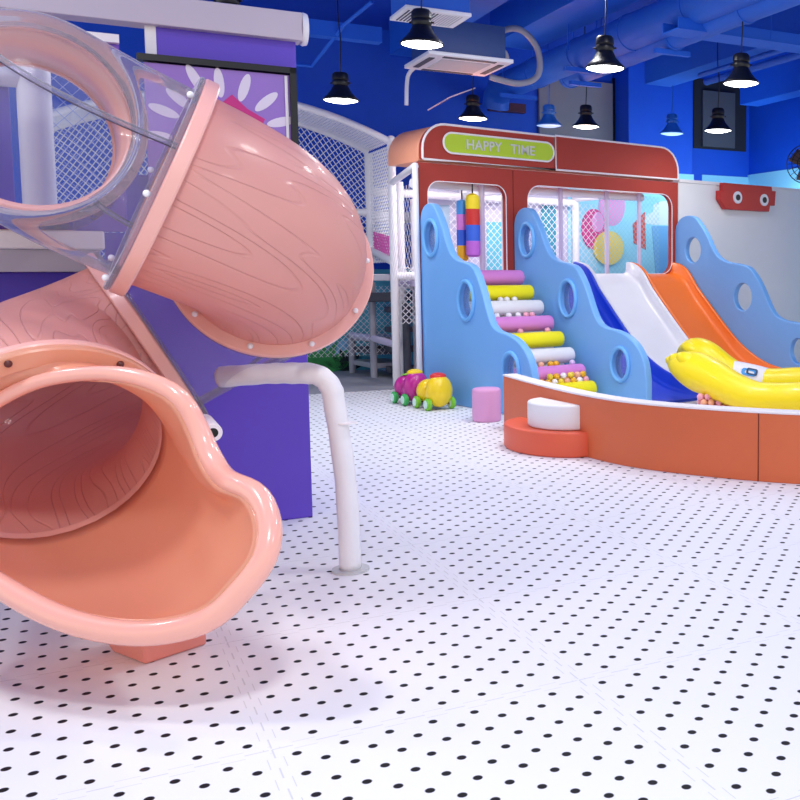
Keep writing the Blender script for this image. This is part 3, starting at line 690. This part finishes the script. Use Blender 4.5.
# ---------------------------------------------------------------- yellow inflatable toy
it = thing('inflatable_toy', W(735, 395, 9.5), 'large yellow inflatable toy lying across the ball pit, fist-like toes and two long tubes', 'inflatable')
def tubeY(pts, rad, name, m=yel, par=it, n=26, sq=1.0):
    P_ = smooth_poly(pts, 6); N = len(P_); rr = smooth_poly([(r_, 0, 0) for r_ in rad], 6)
    return obj(name, MB().sweep(P_, 1, n, radii=[v.x for v in rr], sq=sq), m, par, sharp=0)
DF = [10.3, 10.25, 10.15, 10.0, 9.75, 9.5, 9.3, 9.2, 9.05, 8.85, 8.7]
front = [W(x, y, D) for (x, y), D in zip([(666, 360), (671, 361), (681, 365), (697, 371.5), (715, 379.5), (733, 389), (755, 397.5), (775, 399), (800, 399), (850, 398), (900, 396)], DF)]
tubeY(front, [r*D/F for r, D in zip([.6, 6, 14, 19.5, 19, 17, 16.5, 16.5, 17, 17, 14], DF)], 'front_tube')
DR = [10.9, 10.85, 10.75, 10.6, 10.5, 10.4]
rear = [W(x, y, D) for (x, y), D in zip([(677, 353), (684, 350), (694, 350.5), (706, 356), (722, 368), (735, 376)], DR)]
tubeY(rear, [r*D/F for r, D in zip([1, 7, 13, 15.5, 15, 14.5], DR)], 'rear_tube')
band = [W(732, 375, 10.4), W(748, 378, 10.38), W(766, 382, 10.35)]
bt = tubeY(band, [.152, .152, .147], 'printed_band', white_plastic)
bt['label'] = 'white printed band'
rear2 = [W(764, 381.5, 10.35), W(775, 382, 10.3), W(800, 381, 10.2), W(860, 380, 10.0)]
tubeY(rear2, [.142, .14, .142, .14], 'rear_tube')
# toes
for (x, y, D, r_) in ((687, 360, 9.98, .09), (679, 361, 10.1, .085), (673, 362, 10.2, .065), (690, 349, 10.6, .08)):
    c = W(x, y, D); ax = (W(x+10, y+5, D-.1)-c).normalized(); X, Y, _ = frame(ax)
    obj('toe', MB().ball(c, r_, 18, 12, (.85, .85, 1.5), (X, Y, ax)), yel, it, sharp=0)
# logo: light blue outlined D-like badge standing on the band
c0_ = W(749, 378.2, 10.38); rt = (band[2]-band[0]).normalized(); dd_ = (V((-.07, -1, 0))*.85+Z*.5); dd_ = (dd_-rt*dd_.dot(rt)).normalized(); tl = dd_.cross(rt)
c = c0_+dd_*.152
badge_ = lambda lp_, m_, off: obj('printed_badge', curve_mb(lp_, c+dd_*off, rt, tl, .012, .002), m_, bt)
badge_([rrect(-.085, -.04, .07, .035, .03), rrect(-.05, -.018, .045, .015, .012)], mat('badge_blue', '3a9ce8', .4), .006)
badge_([rrect(-.035, -.03, .08, .045, .022), rrect(-.015, -.012, .058, .028, .012)], mat('badge_dark', '24446c', .4), .009)
# ---------------------------------------------------------------- punching bags hanging in the first window
def bag(x, ytop, ybot, D, rpx, cols, label, hook):
    top = W(x, ytop, D); bot = W(x, ybot, D); r = rpx*D/F; H = top.z-bot.z; o = V((bot.x, bot.y, bot.z))
    t_ = thing('punching_bag', o, label, 'punching bag', 'striped punching bags hanging in the playhouse')
    n = len(cols)
    for i, m in enumerate(cols):          # top to bottom
        z1 = H*(1-i/n)-(0 if i else 0); z0 = H*(1-(i+1)/n)
        if i == 0: pr = [(0, z0), (r, z0), (r, z1-r*.9), (r*.85, z1-r*.35), (r*.45, z1-.01), (0, z1)]
        elif i == n-1: pr = [(0, z0), (r*.7, z0), (r, z0+r*.3), (r, z1), (0, z1)]
        else: pr = [(0, z0), (r, z0), (r, z1), (0, z1)]
        obj('colour_section', MB().lathe(pr, o, Z, 24, cap=False), m, t_)
    obj('strap', MB().cyl(o+Z*H, o+Z*(H+hook), .008, 8), black, t_)
bag(463, 199, 261, 11.6, 5.6, [ltblue, mat('orchid_vinyl', 'e88ae0', .45), cobalt, amber], 'light blue, pink, blue and amber striped punching bag, the left one', .16)
bag(473.5, 193, 257, 11.5, 7.0, [mat('sun_yellow_vinyl', 'fde012', .45), redp, cobalt, mat('orchid_vinyl2', 'd070dc', .45)], 'yellow, red, blue and pink striped punching bag, the right one', .1)
# ---------------------------------------------------------------- robot eye board on the partition
eb = thing('eye_board', BF(4.96, -.03, 2.26), 'red board with two round cartoon eyes on top of the grey partition', 'wall board')
def EB(x, y, th=.05): return None
t0_, z0_ = 4.62, 2.25; t1_, z1_ = 5.66, 2.61
obj('board', curve_mb([[(t0_+.05, z0_), (t1_-.1, z0_), (t1_-.08, z0_+.09), (t1_+.02, z0_+.09), (t1_+.04, z0_+.3), (t1_-.04, z0_+.3), (t1_-.05, z1_), (t0_, z1_), (t0_, z1_-.11), (t0_-.07, z1_-.11), (t0_-.07, z0_+.13)]], BF(0, .04, 0), E1, Z, .09, .008), mat('crimson_board', 'c22c26', .45), eb)
for (t_, z) in ((4.89, 2.42), (5.44, 2.41)):
    e = obj('eye', MB().cyl(BF(t_, .03, z), BF(t_, .055, z), .085, 28), white_plastic, eb)
    obj('pupil', MB().cyl(BF(t_, .05, z), BF(t_, .062, z), .042, 24), black, e)
# ---------------------------------------------------------------- toy train
def toy(p, fwd, body, cap_m, label, grp, leaf=False):
    t_ = thing('ride_on_toy', p, label, 'ride-on toy', grp); p = V(p); f = V(fwd).normalized(); rt = f.cross(Z)
    ax = (rt, f, Z)
    obj('seat_body', MB().ball(p-f*.12+Z*.17, .13, 24, 16, (1.0, .85, .95), ax).ball(p-f*.02+Z*.13, .12, 20, 12, (.8, 1.3, .6), ax), body, t_, sharp=0)
    obj('head', MB().ball(p+f*.12+Z*.19, .14, 24, 16, (1.0, .8, 1.18), ax), body, t_, sharp=0)
    obj('cap', MB().ball(p+f*.1+Z*.335, .075, 20, 10, (1.15, 1.0, .55), ax), cap_m, t_, sharp=0)
    if leaf: obj('leaf', MB().ball(p-f*.1+Z*.3, .05, 12, 8, (1.2, .5, .25), ax), lgreen, t_)
    for a in (-1, 1):
        for b in (-1, 1):
            c = p+rt*a*.13+f*(.13*b)+Z*.062
            w = obj('wheel', MB().lathe([(0, -.025), (.05, -.025), (.062, -.015), (.062, .015), (.05, .025), (0, .025)], c, rt, 24, cap=False), green if body is magenta else lgreen, t_)
            obj('hub', MB().lathe([(0, -.03), (.042, -.03), (.042, .03), (0, .03)], c, rt, 20, cap=False), mat('mint_hub', 'd6f2e2', .5), w)
    obj('axle', MB().cyl(p-f*.13+Z*.06-rt*.12, p-f*.13+Z*.06+rt*.12, .01, 8).cyl(p+f*.13+Z*.06-rt*.12, p+f*.13+Z*.06+rt*.12, .01, 8).par(p-f*.15-rt*.06+Z*.05, f*.3, rt*.12, Z*.04), black, t_)
    return t_
toy((-2.41, 10.22, .002), (.62, -.78, 0), yplast, redp, 'yellow fruit shaped ride-on toy with a red cap and lime wheels', 'ride-on fruit toys')
toy((-2.74, 10.60, .002), (.62, -.78, 0), magenta, yplast, 'magenta fruit shaped ride-on toy with a yellow cap behind the yellow one', 'ride-on fruit toys', True)
# ---------------------------------------------------------------- climbing frame with net arch (left of the playhouse)
cf = thing('climbing_frame', (-3.6, 12.7, 0), 'white padded climbing frame with arched net tunnel and dark steps left of playhouse', 'climbing frame')
Q = V((-3.332, 12.224, 0)); Q2 = Q+A*1.08; Q3 = V((-4.35, 13.75, 0))
obj('post', MB().cyl(Q, Q+Z*2.95, .048, 16), white_pad, cf)
obj('post', MB().cyl(Q2+Z*0, Q2+Z*1.25, .045, 16), grey_metal, cf)
obj('post', MB().cyl(Q2+Z*1.5, Q2+Z*2.9, .052, 16), white_pad, cf)
obj('post', MB().cyl(Q3, Q3+Z*.55, .045, 16), grey_metal, cf)
obj('post', MB().cyl(Q+B*.42+A*.5, Q+B*.42+A*.5+Z*2.3, .06, 16), white_pad, cf)
def arch(o, zb=2.93, L=3.6, H=.42):
    pts = []
    for k in range(25):
        a = PI*k/24; pts.append(o-B*(L*k/24)+Z*(zb+H*(1-(1-k/12)**2)))
    return pts
ar0 = arch(Q); ar1 = arch(Q2)
obj('arch_tube', MB().sweep(ar0, .04, 14), white_pad, cf)
obj('arch_tube', MB().sweep(ar1, .045, 14), white_pad, cf)
obj('arch_joint', MB().ball(Q+Z*2.95, .06, 14, 10), white_pad, cf)
def archs(pts, u):
    u = max(0, min(.9999, u))*(len(pts)-1); i = int(u); return pts[i]*(1-(u-i))+pts[i+1]*(u-i)
LA = 3.75
obj('arch_net', MB().net(lambda u, v: archs(ar0, u/LA)*(1-v/1.08)+archs(ar1, u/LA)*(v/1.08), LA, 1.08, .055, .0065, 10), net_white, cf)
def lunette(base, pts, zb):
    return lambda u, v: (lambda p: V((p.x, p.y, zb+(p.z-zb)*v/1.4)))(archs(pts, u/LA))
obj('side_net', MB().net(lunette(Q2, ar1, 1.5), LA, 1.4, .055, .0065, 12), net_white, cf)
obj('side_net', MB().net(lambda u, v: Q+A*u+Z*(1.5+v), 1.08, 1.4, .055, .0065, 1), net_white, cf)
obj('side_net', MB().net(lambda u, v: Q+A*.1+B*u+Z*(.75+v), .5, .7, .055, .0065, 1), net_white, cf)
obj('side_net', MB().net(lambda u, v: Q2-B*1.3+B*u+Z*(.3+v), 1.6, .9, .055, .003, 1), net_white, cf)
# rails
obj('rail', MB().cyl(Q+Z*1.33, Q+B*.7+A*.02+Z*1.36, .05, 14), white_pad, cf)
obj('rail', MB().cyl(Q+Z*2.45, BF(-.045, .0, 2.52), .038, 14), white_pad, cf)
obj('rail', MB().cyl(Q2+Z*2.42, Q2+B*1.4+Z*2.42, .05, 14), white_pad, cf)
obj('rail', MB().cyl(Q2+Z*2.1, Q2+B*1.4+Z*2.1, .07, 14), white_pad, cf)
obj('rail', MB().cyl(Q2+Z*2.15, Q2-B*2.0+Z*2.15, .045, 14), white_pad, cf)
obj('sloped_pad', MB().sweep([Q+A*1.2+Z*1.68, Q+A*.6+Z*1.60, Q-A*.02+Z*1.50], .05, 14), white_pad, cf)
obj('rope_web', MB().net(lambda u, v: Q+A*(.15+u)+Z*(1.58+v+.1*u), .75, .24, .05, .014, 1), mat('pink_rope', 'e070b8', .6), cf)
obj('platform', MB().par(Q-B*.05+Z*1.28, -B*1.5, A*1.1, Z*.08), grey_metal, cf, bevel=.01)
obj('crossbar', MB().par(Q-B*1.6+A*.9+Z*1.0, B*2.6, A*.07, Z*.12), dark_grey, cf, bevel=.01)
obj('rail', MB().cyl(Q3+Z*.52, Q2+Z*.52, .045, 14).cyl(Q2+Z*.52, Q+B*.02+A*.1+Z*.5, .045, 14), MATS['pale_lilac_padding'], cf)
for k, z in enumerate((.12, .3, .46)):
    obj('step', MB().par(Q3+Z*z, (Q2-Q3), B*.45, Z*.07), grey_metal if k != 1 else dark_grey, cf, bevel=.01)
for k in range(4):
    obj('step', MB().par(Q2+B*.15+Z*(.08+.26*k), B*.75, -A*.25, Z*.07), dark_grey, cf, bevel=.01)
obj('post', MB().cyl(Q+B*.22+A*.3, Q+B*.22+A*.3+Z*1.0, .05, 14), dark_grey, cf)
# wavy hole in the dark inner post
lw = thing('low_mural', wpt(350, 360, .1), 'teal jungle mural with green leaves on the wall behind the climbing frame', 'mural')
obj('mural_board', MB().par(WB0-A*.06-B*2.2, B*4.6, A*.05, Z*1.42), teal, lw)
lf = MB()
def leaf_at(x, y, s_, ang):
    o = wpt(x, y, .075); dr = B*math.cos(ang)+Z*math.sin(ang); pr = Z.cross(dr) if False else (B*-math.sin(ang)+Z*math.cos(ang))
    pts = [o, o+dr*s_*.35+pr*s_*.13, o+dr*s_*.7+pr*s_*.1, o+dr*s_, o+dr*s_*.7-pr*s_*.1, o+dr*s_*.35-pr*s_*.13]
    lf.add([p-A*.0 for p in pts]+[p-A*.012 for p in pts], [(0, 1, 2, 3, 4, 5), (6, 11, 10, 9, 8, 7)]+[(i, (i+1) % 6, 6+(i+1) % 6, 6+i) for i in range(6)])
for k in range(7): leaf_at(322, 371, .45, .25+k*.42)
obj('painted_leaf', lf, mat('leaf_green', '3fa858', .6), lw); lf = MB()
for k in range(6): leaf_at(345, 371, .33, .4+k*.45)
obj('painted_leaf', lf, mat('dark_leaf', '122c30', .6), lw)
obj('painted_shape', MB().add([wpt(x, y, .07) for x, y in ((337, 345), (352, 335), (352, 352), (334, 366))], [(0, 1, 2, 3)]), mat('sky_patch', '7cc6e6', .6), lw, solid=.006)
# ---------------------------------------------------------------- purple tower on the left
tw = thing('purple_tower', TW(1.6, .2, 0), 'purple padded play tower with white beam and flower board behind the spiral slide', 'play tower')
def onB(x, y, d=0):
    r = ray(x, y); o = PR+A*d; q_ = (r[0]*o.y-o.x)/(-B.x+r[0]*B.y); D = o.y-B.y*q_; return q_, CH+r[2]*D
def tbox(q0, q1, z0, z1, d0, d1): return MB().par(TW(q0, d0, z0), -B*(q1-q0), A*(d1-d0), Z*(z1-z0))
qp0 = onB(156, 40)[0]; zt = onB(297, 42)[1]; zb_ = onB(297, 14)[1]
obj('lower_panel', tbox(0, .88, 0, 1.9, 0, .08), purple, tw, bevel=.008)
obj('lower_panel', tbox(.885, 3.6, 0, 1.40, 0, .08), purple_dk, tw, bevel=.008)
obj('filler_panel', tbox(.885, .975, 1.405, 1.6, 0, .08), purple, tw)
obj('side_panel', tbox(0, .05, 0, 1.5, .085, 1.3), purple, tw, bevel=.008)
obj('upper_panel', tbox(0.01, qp0, 1.9, zt, .01, .09), purple, tw)
obj('top_beam', tbox(-.02, 3.6, zt, zb_, -.05, .09), mat('pale_mauve_beam', 'c9bcc8', .5), tw, bevel=.006)
obj('beam_cap', MB().lathe([(0, 0), (.085, 0), (.09, .012), (.085, .03), (0, .03)], TW(-.02, .02, (zt+zb_)/2), B, 24, cap=False), white_plastic, tw)
qp = onB(153, 40)[0]
obj('post', tbox(qp-.015, qp+.035, 1.9, zt, .0, .05), white_trim, tw)
# framed flower board
q0, zf1 = onB(294, 70); q1 = onB(136, 54)[0]; zf0 = 1.35; q1 = min(q1, .87)
fb = obj('flower_board', tbox(q0+.03, q1-.03, zf0, zf1-.04, -.045, -.005), lavender, tw, label='lavender board with a black frame and a white petalled flower')
frm = MB(); frm.par(TW(q0, -.07, zf1-.032), -B*(q1-q0), A*.07, Z*.032)
frm.par(TW(q0, -.07, zf0), -B*.035, A*.07, Z*(zf1-zf0))
obj('frame', frm, black, fb)
obj('inner_edge', tbox(q0+.045, q0+.06, zf0, zf1-.045, -.052, -.046), white_trim, fb)
fq, fz = onB(232, 128)
def B2(q_, z): return TW(q_, -.05, z)
def petal(cx, cy, a, l, w_, m, nm='petal'):
    pts = [(-cx+math.cos(a)*x-math.sin(a)*y, cy+math.sin(a)*x+math.cos(a)*y) for x, y in circ(0, 0, l/2, w_/2, 20)]
    return obj(nm, curve_mb([pts], TW(0, -.047, 0), B, Z, .008, .001), m, fb)
for (x, y, ang) in ((194, 80, 118), (218, 84, 95), (243, 89, 72), (265, 103, 42), (280, 123, 15)):
    qx, zx = onB(x, y); petal(qx, zx, math.radians(ang), .155, .05, mat('petal_white', 'e6dcea', .5))
for (x, y, ang) in ((178, 100, 140), (163, 112, 160), (156, 137, 178)):
    qx, zx = onB(x, y); petal(qx, zx, math.radians(ang), .15, .05, MATS['petal_white'])
star = []
for k in range(10):
    a = PI/2+k*PI/5; rr = .17 if k % 2 == 0 else .125
    star.append((-fq+rr*math.cos(a), fz+rr*math.sin(a)))
obj('flower_centre', curve_mb([star], TW(0, -.047, 0), B, Z, .012, .002), mat('magenta_board', 'cc2680', .5), fb)
# panel carrying the round tunnel mouth
F0 = W(30, 114, 4.4); F0.z = 2.055
CW = F0+A*.62-Z*.035-B*.035                                         # centre of the mouth on the wall
qm = (CW-PR).dot(-B); dm = (CW-PR).dot(A)
hole = circ(0, 0, .385, n=48)
MW = 1.15
obj('mouth_panel', curve_mb([rrect(-(3.3-qm), 1.60-CW.z, (qm-.875), 2.52-CW.z, .0), hole], TW(qm, dm-.03, CW.z), B, Z, .05, .004), mat('violet_panel', '7850c4', .5), tw)
obj('top_rail', MB().par(TW(.875, dm-.07, 2.52), -B*2.4, A*.07, Z*.04), white_trim, tw)
obj('floor_edge', tbox(1.0, 3.6, 1.40, 1.51, -.2, .9), mat('pale_grey_edge', 'b4aebc', .5), tw, bevel=.006)
obj('white_pad', tbox(.98, 3.6, 1.51, 1.60, -.22, .1), white_pad, tw, bevel=.01)
# inside of the tower: posts, back net
PW = W(36, 130, 5.7); PW.z = 1.5
obj('post', MB().cyl(V((PW.x, PW.y, 1.45)), V((PW.x, PW.y, 2.6)), .085, 16), white_pad, tw)
obj('inner_panel', MB().par(V((PW.x, PW.y, 1.52))-B*.12+A*.05, -B*1.0, A*.05, Z*1.0), purple, tw)
obj('rail', MB().cyl(V((PW.x, PW.y, 2.47)), V((PW.x, PW.y, 2.47))-B*1.2, .06, 14), white_pad, tw)
obj('side_net', MB().net(lambda u, v: TW(.03, .1+u, 1.5+v), 1.2, 1.15, .065, .0022, 1), net_blue, tw)
obj('post', tbox(0, .06, 1.5, 2.7, 1.24, 1.3), white_pad, tw)
obj('back_net', MB().net(lambda u, v: V((PW.x, PW.y, 1.45))+B*(.05+u)+A*(.5)+Z*v, .8, 1.2, .065, .0022, 1), net_blue, tw)
# ---------------------------------------------------------------- the spiral tube slide
ss = thing('spiral_slide', (-2.3, 4.2, 0), 'pink spiral tube slide with clear sections and an open coral exit scoop', 'tube slide')
F1 = W(157, 184, 3.95); h1 = (B*.914-Z*.407).normalized()
F2 = W(272, 263, 4.62); h2 = (A*.94-Z*.34).normalized()
F3 = W(150, 337, 4.72); h3 = (-B*.875-Z*.485).normalized()
F4 = W(50, 452, 3.68); h4 = V((.64, -.70, -.42)).normalized()
R = .392
def section(name, pts, m, rr=R, th=.012, label=None, parent=ss):
    n = 72
    mb = MB().sweep(pts, rr, n, cap=False, uv=True)
    o = obj(name, mb, m, parent, solid=(0 if m is clear else th), sharp=0, label=label); return o
def flange(c, h, par, m=pink_rim, th=.05, r1=.452, off=0):
    return obj('flange', MB().ring(c+h*off, h, R-.008, r1, th), m, par, sharp=35)
def bolts(c, h, par, angs, r=.425, side=1, m=white_plastic):
    x, y, d = frame(h)
    for a in angs:
        p = c+(x*math.cos(a)+y*math.sin(a))*r
        obj('bolt_cap', MB().ball(p, .013, 12, 8), m, par)
# collar from the wall to F0
hc = -A
s0 = section('mouth_collar', [CW+hc*.0, CW+hc*.2, CW+hc*.4, F0], pink_rim, .388, .03)
fl = obj('flange', MB().ring(CW-hc*.02, hc, R-.03, .46, .05), pink_rim, s0)
flange(F0, hc, s0, off=-.05)
# clear elbow: straight towards the viewer, then turning right and down
e1 = hermite(F0+hc*.0, hc, F1, h1, 40, k=.52)
s1 = section('clear_tube', e1, clear, label='clear plastic elbow')
obj('flange', MB().ring(F0, hc, R-.008, .452, .02), clear_edge, s1)
obj('flange', MB().ring(F1-h1*.02, h1, R-.008, .45, .02), clear_edge, s1)
def seam(pts, par, target, m=seam_dark, r=.012, rr=R+.012, rot=0):
    """moulded ridge on the tube, on the side that looks towards the direction `target`"""
    out = []
    for i, p in enumerate(pts):
        t_ = (pts[min(i+1, len(pts)-1)]-pts[max(i-1, 0)]).normalized(); d = (target-t_*target.dot(t_)).normalized(); out.append(p+d*rr)
    return obj('seam', MB().sweep(out, r, 8), m, par)
toC = (V((0, 0, 1.41))-(F0+F1)*.5).normalized()
pl = section
out = []
for i, p in enumerate(e1):
    t_ = (e1[min(i+1, 40)]-e1[max(i-1, 0)]).normalized(); out.append(t_)
def ridge(pts, par, ref_dir, w=.03):
    mbs = [MB(), MB()]
    a = []; b = []; c_ = []
    for i, p in enumerate(pts):
        t_ = (pts[min(i+1, len(pts)-1)]-pts[max(i-1, 0)]).normalized(); d = (ref_dir-t_*ref_dir.dot(t_)).normalized(); sd = t_.cross(d)
        a.append(p+d*(R+.01)+sd*.009); b.append(p+d*(R+.01)-sd*.009); c_.append(p+d*(R+.018))
    obj('seam', MB().sweep(a, .003, 6).sweep(b, .0022, 6), seam_dark, par)
    obj('seam_strip', MB().sweep(c_, .01, 8), clear_edge, par)
nB = V((-.05, -.82, -.15)).normalized()
ridge(e1, s1, V((.25, -.8, .35)).normalized())
ridge(e1, s1, V((-.2, .8, -.5)).normalized())
bolts(F1-h1*.03, h1, s1, [k*PI/3+.2 for k in range(6)], .43)
# pink grained elbow turning away
e2 = hermite(F1, h1, F2, h2, 36, k=.31)
s2 = section('grained_tube', e2, pink_tube, label='upper pink wood grained elbow')
flange(F1, h1, s2, off=0, th=.055)
flange(F2, h2, s2, off=-.03, th=.03)
bolts(F2-h2*.035, h2, s2, [k*PI/5 for k in range(10)], .42)
# clear section behind
e3 = hermite(F2, h2, F3, h3, 30, k=.31)
s3 = section('clear_tube', e3, clear, label='clear plastic lower elbow')
obj('flange', MB().ring(F2, h2, R-.008, .45, .02), clear_edge, s3); obj('flange', MB().ring(F3-h3*.02, h3, R-.008, .45, .02), clear_edge, s3)
ridge(e3, s3, V((.8, .6, -.2)).normalized())
# lower grained elbow
e4 = hermite(F3, h3, F4, h4, 40, k=.56)
s4 = section('grained_tube', e4, pink_tube, label='lower pink wood grained elbow')
flange(F3, h3, s4, th=.055); flange(F4, h4, s4, off=-.035, th=.035)
# ---- exit scoop: loft from the tube end to a free-form rim
DXR = 5
rim_px = [(52, 381, 3.50), (100, 380, 3.47), (140, 386, 3.45), (172, 402, 3.45), (194, 428, 3.46), (203, 452, 3.44), (214, 474, 3.38), (238, 487, 3.30), (264, 500, 3.22), (275, 528, 3.14), (270, 560, 3.08), (248, 590, 3.06), (205, 614, 3.06), (150, 626, 3.08), (90, 620, 3.12), (40, 602, 3.18), (-6, 575, 3.26), (-50, 545, 3.36), (-72, 510, 3.44), (-70, 470, 3.5), (-52, 435, 3.52), (-30, 412, 3.52), (0, 395, 3.51), (25, 386, 3.51)]
def pull(x, y):
    v = V((x-85, y-500)); L = v.length
    k = (17 if x > 225 else 5) if y > 480 else (6 if y > 425 else 0)
    return (x-v.x/L*k, y-v.y/L*k)
rimp = [W(*pull(x, y), D) for x, y, D in rim_px]
N = 96
rim = smooth_poly(rimp, 8, True)
# resample evenly
def resample(pts, n):
    P_ = pts+[pts[0]]; L = [0]
    for i in range(len(P_)-1): L.append(L[-1]+(P_[i+1]-P_[i]).length)
    out = []; j = 0
    for k in range(n):
        s_ = L[-1]*k/n
        while L[j+1] < s_: j += 1
        f = (s_-L[j])/(L[j+1]-L[j]); out.append(P_[j].lerp(P_[j+1], f))
    return out
x4, y4, d4 = frame(h4)
# angle of each rim point seen around the tube axis, so the loft does not twist
def ring_pt(a): return F4+(x4*math.cos(a)+y4*math.sin(a))*(R-.002)
rs_ = resample(rim, N)
an = []
for p in rs_:
    v = p-F4; an.append(math.atan2(v.dot(y4), v.dot(x4)))
# unwrap and make monotone, blended with even spacing
un = [an[0]]
for a in an[1:]:
    while a-un[-1] > PI: a -= 2*PI
    while a-un[-1] < -PI: a += 2*PI
    un.append(a)
sgn_ = 1 if un[-1] > un[0] else -1
ev = [un[0]+sgn_*2*PI*k/N for k in range(N)]
un = [.55*a+.45*b for a, b in zip(un, ev)]
def scoop(u, v):
    k = int(round(u*N)) % N; c0 = ring_pt(un[k]); r0 = rs_[k]; L = (r0-c0).length
    low = max(0, min(1, (L-.2)/.35))
    b1 = c0+h4*(.42*L); b2 = r0+V((0, 0, -.13))*low-(r0-c0).normalized()*(.25*L)
    # let side walls bulge outward a little
    return c0*(1-v)**3+b1*3*v*(1-v)**2+b2*3*v*v*(1-v)+r0*v**3
mb = MB().grid(lambda u, v: scoop(u, v), N, 20, cu=True)
sc = obj('exit_scoop', mb, scoop_mat, ss, solid=.014, sharp=0, label='open coral scoop at the end of the slide')
rr_ = []
for k in range(N):
    r0 = rs_[k]; c0 = ring_pt(un[k]); L = (r0-c0).length; rr_.append(.025+.014*max(0, min(1, (L-.2)/.4)))
def rim_n(k):
    e_ = (rs_[k]-scoop(k/N, .9)).normalized(); t_ = (rs_[(k+1) % N]-rs_[k-1]).normalized(); return e_.cross(t_).normalized()
klow = min(range(N), key=lambda k: rs_[k].z); sg_n = 1 if rim_n(klow).z > 0 else -1
pts = []
for k in range(N):
    r0 = rs_[k]; n_ = sum((rim_n((k+q) % N) for q in range(-3, 4)), V((0, 0, 0))).normalized()*sg_n
    pts.append(r0-n_*rr_[k]*.95)
pts = [(pts[k-1]+pts[k]*2+pts[(k+1) % N])/4 for k in range(N)]
mbr = MB()
mbr.sweep(pts, 1, 14, closed=True, up=d4, radii=rr_)
obj('rolled_rim', mbr, mat('pale_coral_rim', 'fbb4a2', .25, coat=.5), sc, sharp=0)
obj('flange', MB().ring(F4, h4, R-.008, .45, .035), scoop_mat, sc, sharp=35)
bolts(F4+h4*.038, h4, sc, [PI/2+.35, PI/2-.5, PI/2+1.1], .425, m=mat('dark_bolt', '5a2420', .4))
# foot of the scoop
fp = (V((-1.882, 3.501, 0)), V((-1.755, 3.694, 0)))
ft = MB(); fx_ = V((.55, .835, 0)).normalized(); fa = V((-1.88, 3.50, 0))
fx_ = V((.55, .835, 0)).normalized(); fy_ = V((-.835, .55, 0)).normalized()
vs = [fa, fa+fx_*.24, fa+fx_*.24+fy_*.3, fa+fy_*.22]; k_ = V((-.01, -.06, .2))
top = [fa+fy_*-.03+k_, fa+fx_*.26-fy_*.03+k_, fa+fx_*.26+fy_*.25+k_, fa+fy_*.28+k_+V((-.03, 0, 0))]
ft.add(vs+top, [(3, 2, 1, 0), (4, 5, 6, 7), (0, 1, 5, 4), (1, 2, 6, 5), (2, 3, 7, 6), (3, 0, 4, 7)])
obj('scoop_base', ft, coral_foot, ss, bevel=.012)
# support pole wrapped in white padding
pb = V((-1.504, 4.64, 0)); 
topc = W(322, 374, 4.62)
sp_ = thing('support_pole', pb, 'white padded support pole bending under the upper pink elbow, standing on the floor', 'pole')
v0 = pb+Z*.01; zT = CH-(104/F)*4.64
pp = [v0, v0+Z*.4+V((-.01, 0, 0)), V((pb.x-.05, 4.64, zT-.16)), V((pb.x-.07, 4.64, zT-.06)), V((pb.x-.13, 4.64, zT-.005)), V((pb.x-.25, 4.65, zT+.002)), W(262, 374, 4.68), W(221, 377, 4.72)]
P2 = smooth_poly(pp, 8)
obj('padding', MB().sweep(P2, 1, 24, radii=[.049+.0012*math.sin(i*1.3)+.001*math.sin(i*.37) for i in range(len(P2))]), white_pad, sp_, sharp=0)
obj('tape_joint', MB().sweep([pb+Z*.70, pb+Z*.705], .0502, 24), white_trim, sp_)
obj('base_plate', MB().cyl(pb, pb+Z*.012, .085, 28), mat('pale_steel', 'c8c8c8', .4, metal=.4), sp_)
# second support: short bracket pipe beside the scoop
bp_ = W(213, 433, 3.78); ap = W(0, 0, 1)
br = obj('bracket_pipe', MB().lathe([(.019, 0), (.032, 0), (.035, .01), (.035, .3), (.019, .3), (.019, 0)], bp_, V((-.5, .86, 0)), 24, cap=False), white_plastic, ss)
obj('pipe_bore', MB().lathe([(0, .004), (.019, .004), (.019, .02), (0, .02)], bp_, V((-.5, .86, 0)), 20, cap=False), black, br)
# ---------------------------------------------------------------- world, camera, output look
wd = bpy.data.worlds.new('hall_ambience'); bpy.context.scene.world = wd; wd.use_nodes = True
bg = wd.node_tree.nodes['Background']; bg.inputs[0].default_value = (.96, 1, .97, 1); bg.inputs[1].default_value = .88
cam = bpy.data.cameras.new('camera'); co_ = bpy.data.objects.new('camera', cam); C.objects.link(co_)
co_.location = (0, 0, CH); co_.rotation_euler = (PI/2-PITCH, 0, 0)
cam.sensor_width = 36; cam.sensor_fit = 'HORIZONTAL'; cam.lens = F/800*36; cam.shift_x = -270/800; cam.shift_y = -40/800
cam.clip_start = .05; cam.clip_end = 100
sc_ = bpy.context.scene; sc_.camera = co_
sc_.view_settings.view_transform = 'Standard'; sc_.view_settings.look = 'None'; sc_.view_settings.exposure = .25; sc_.view_settings.gamma = 1; sc_.view_settings.use_curve_mapping = False
sc_.cycles.max_bounces = 10; sc_.cycles.transparent_max_bounces = 24
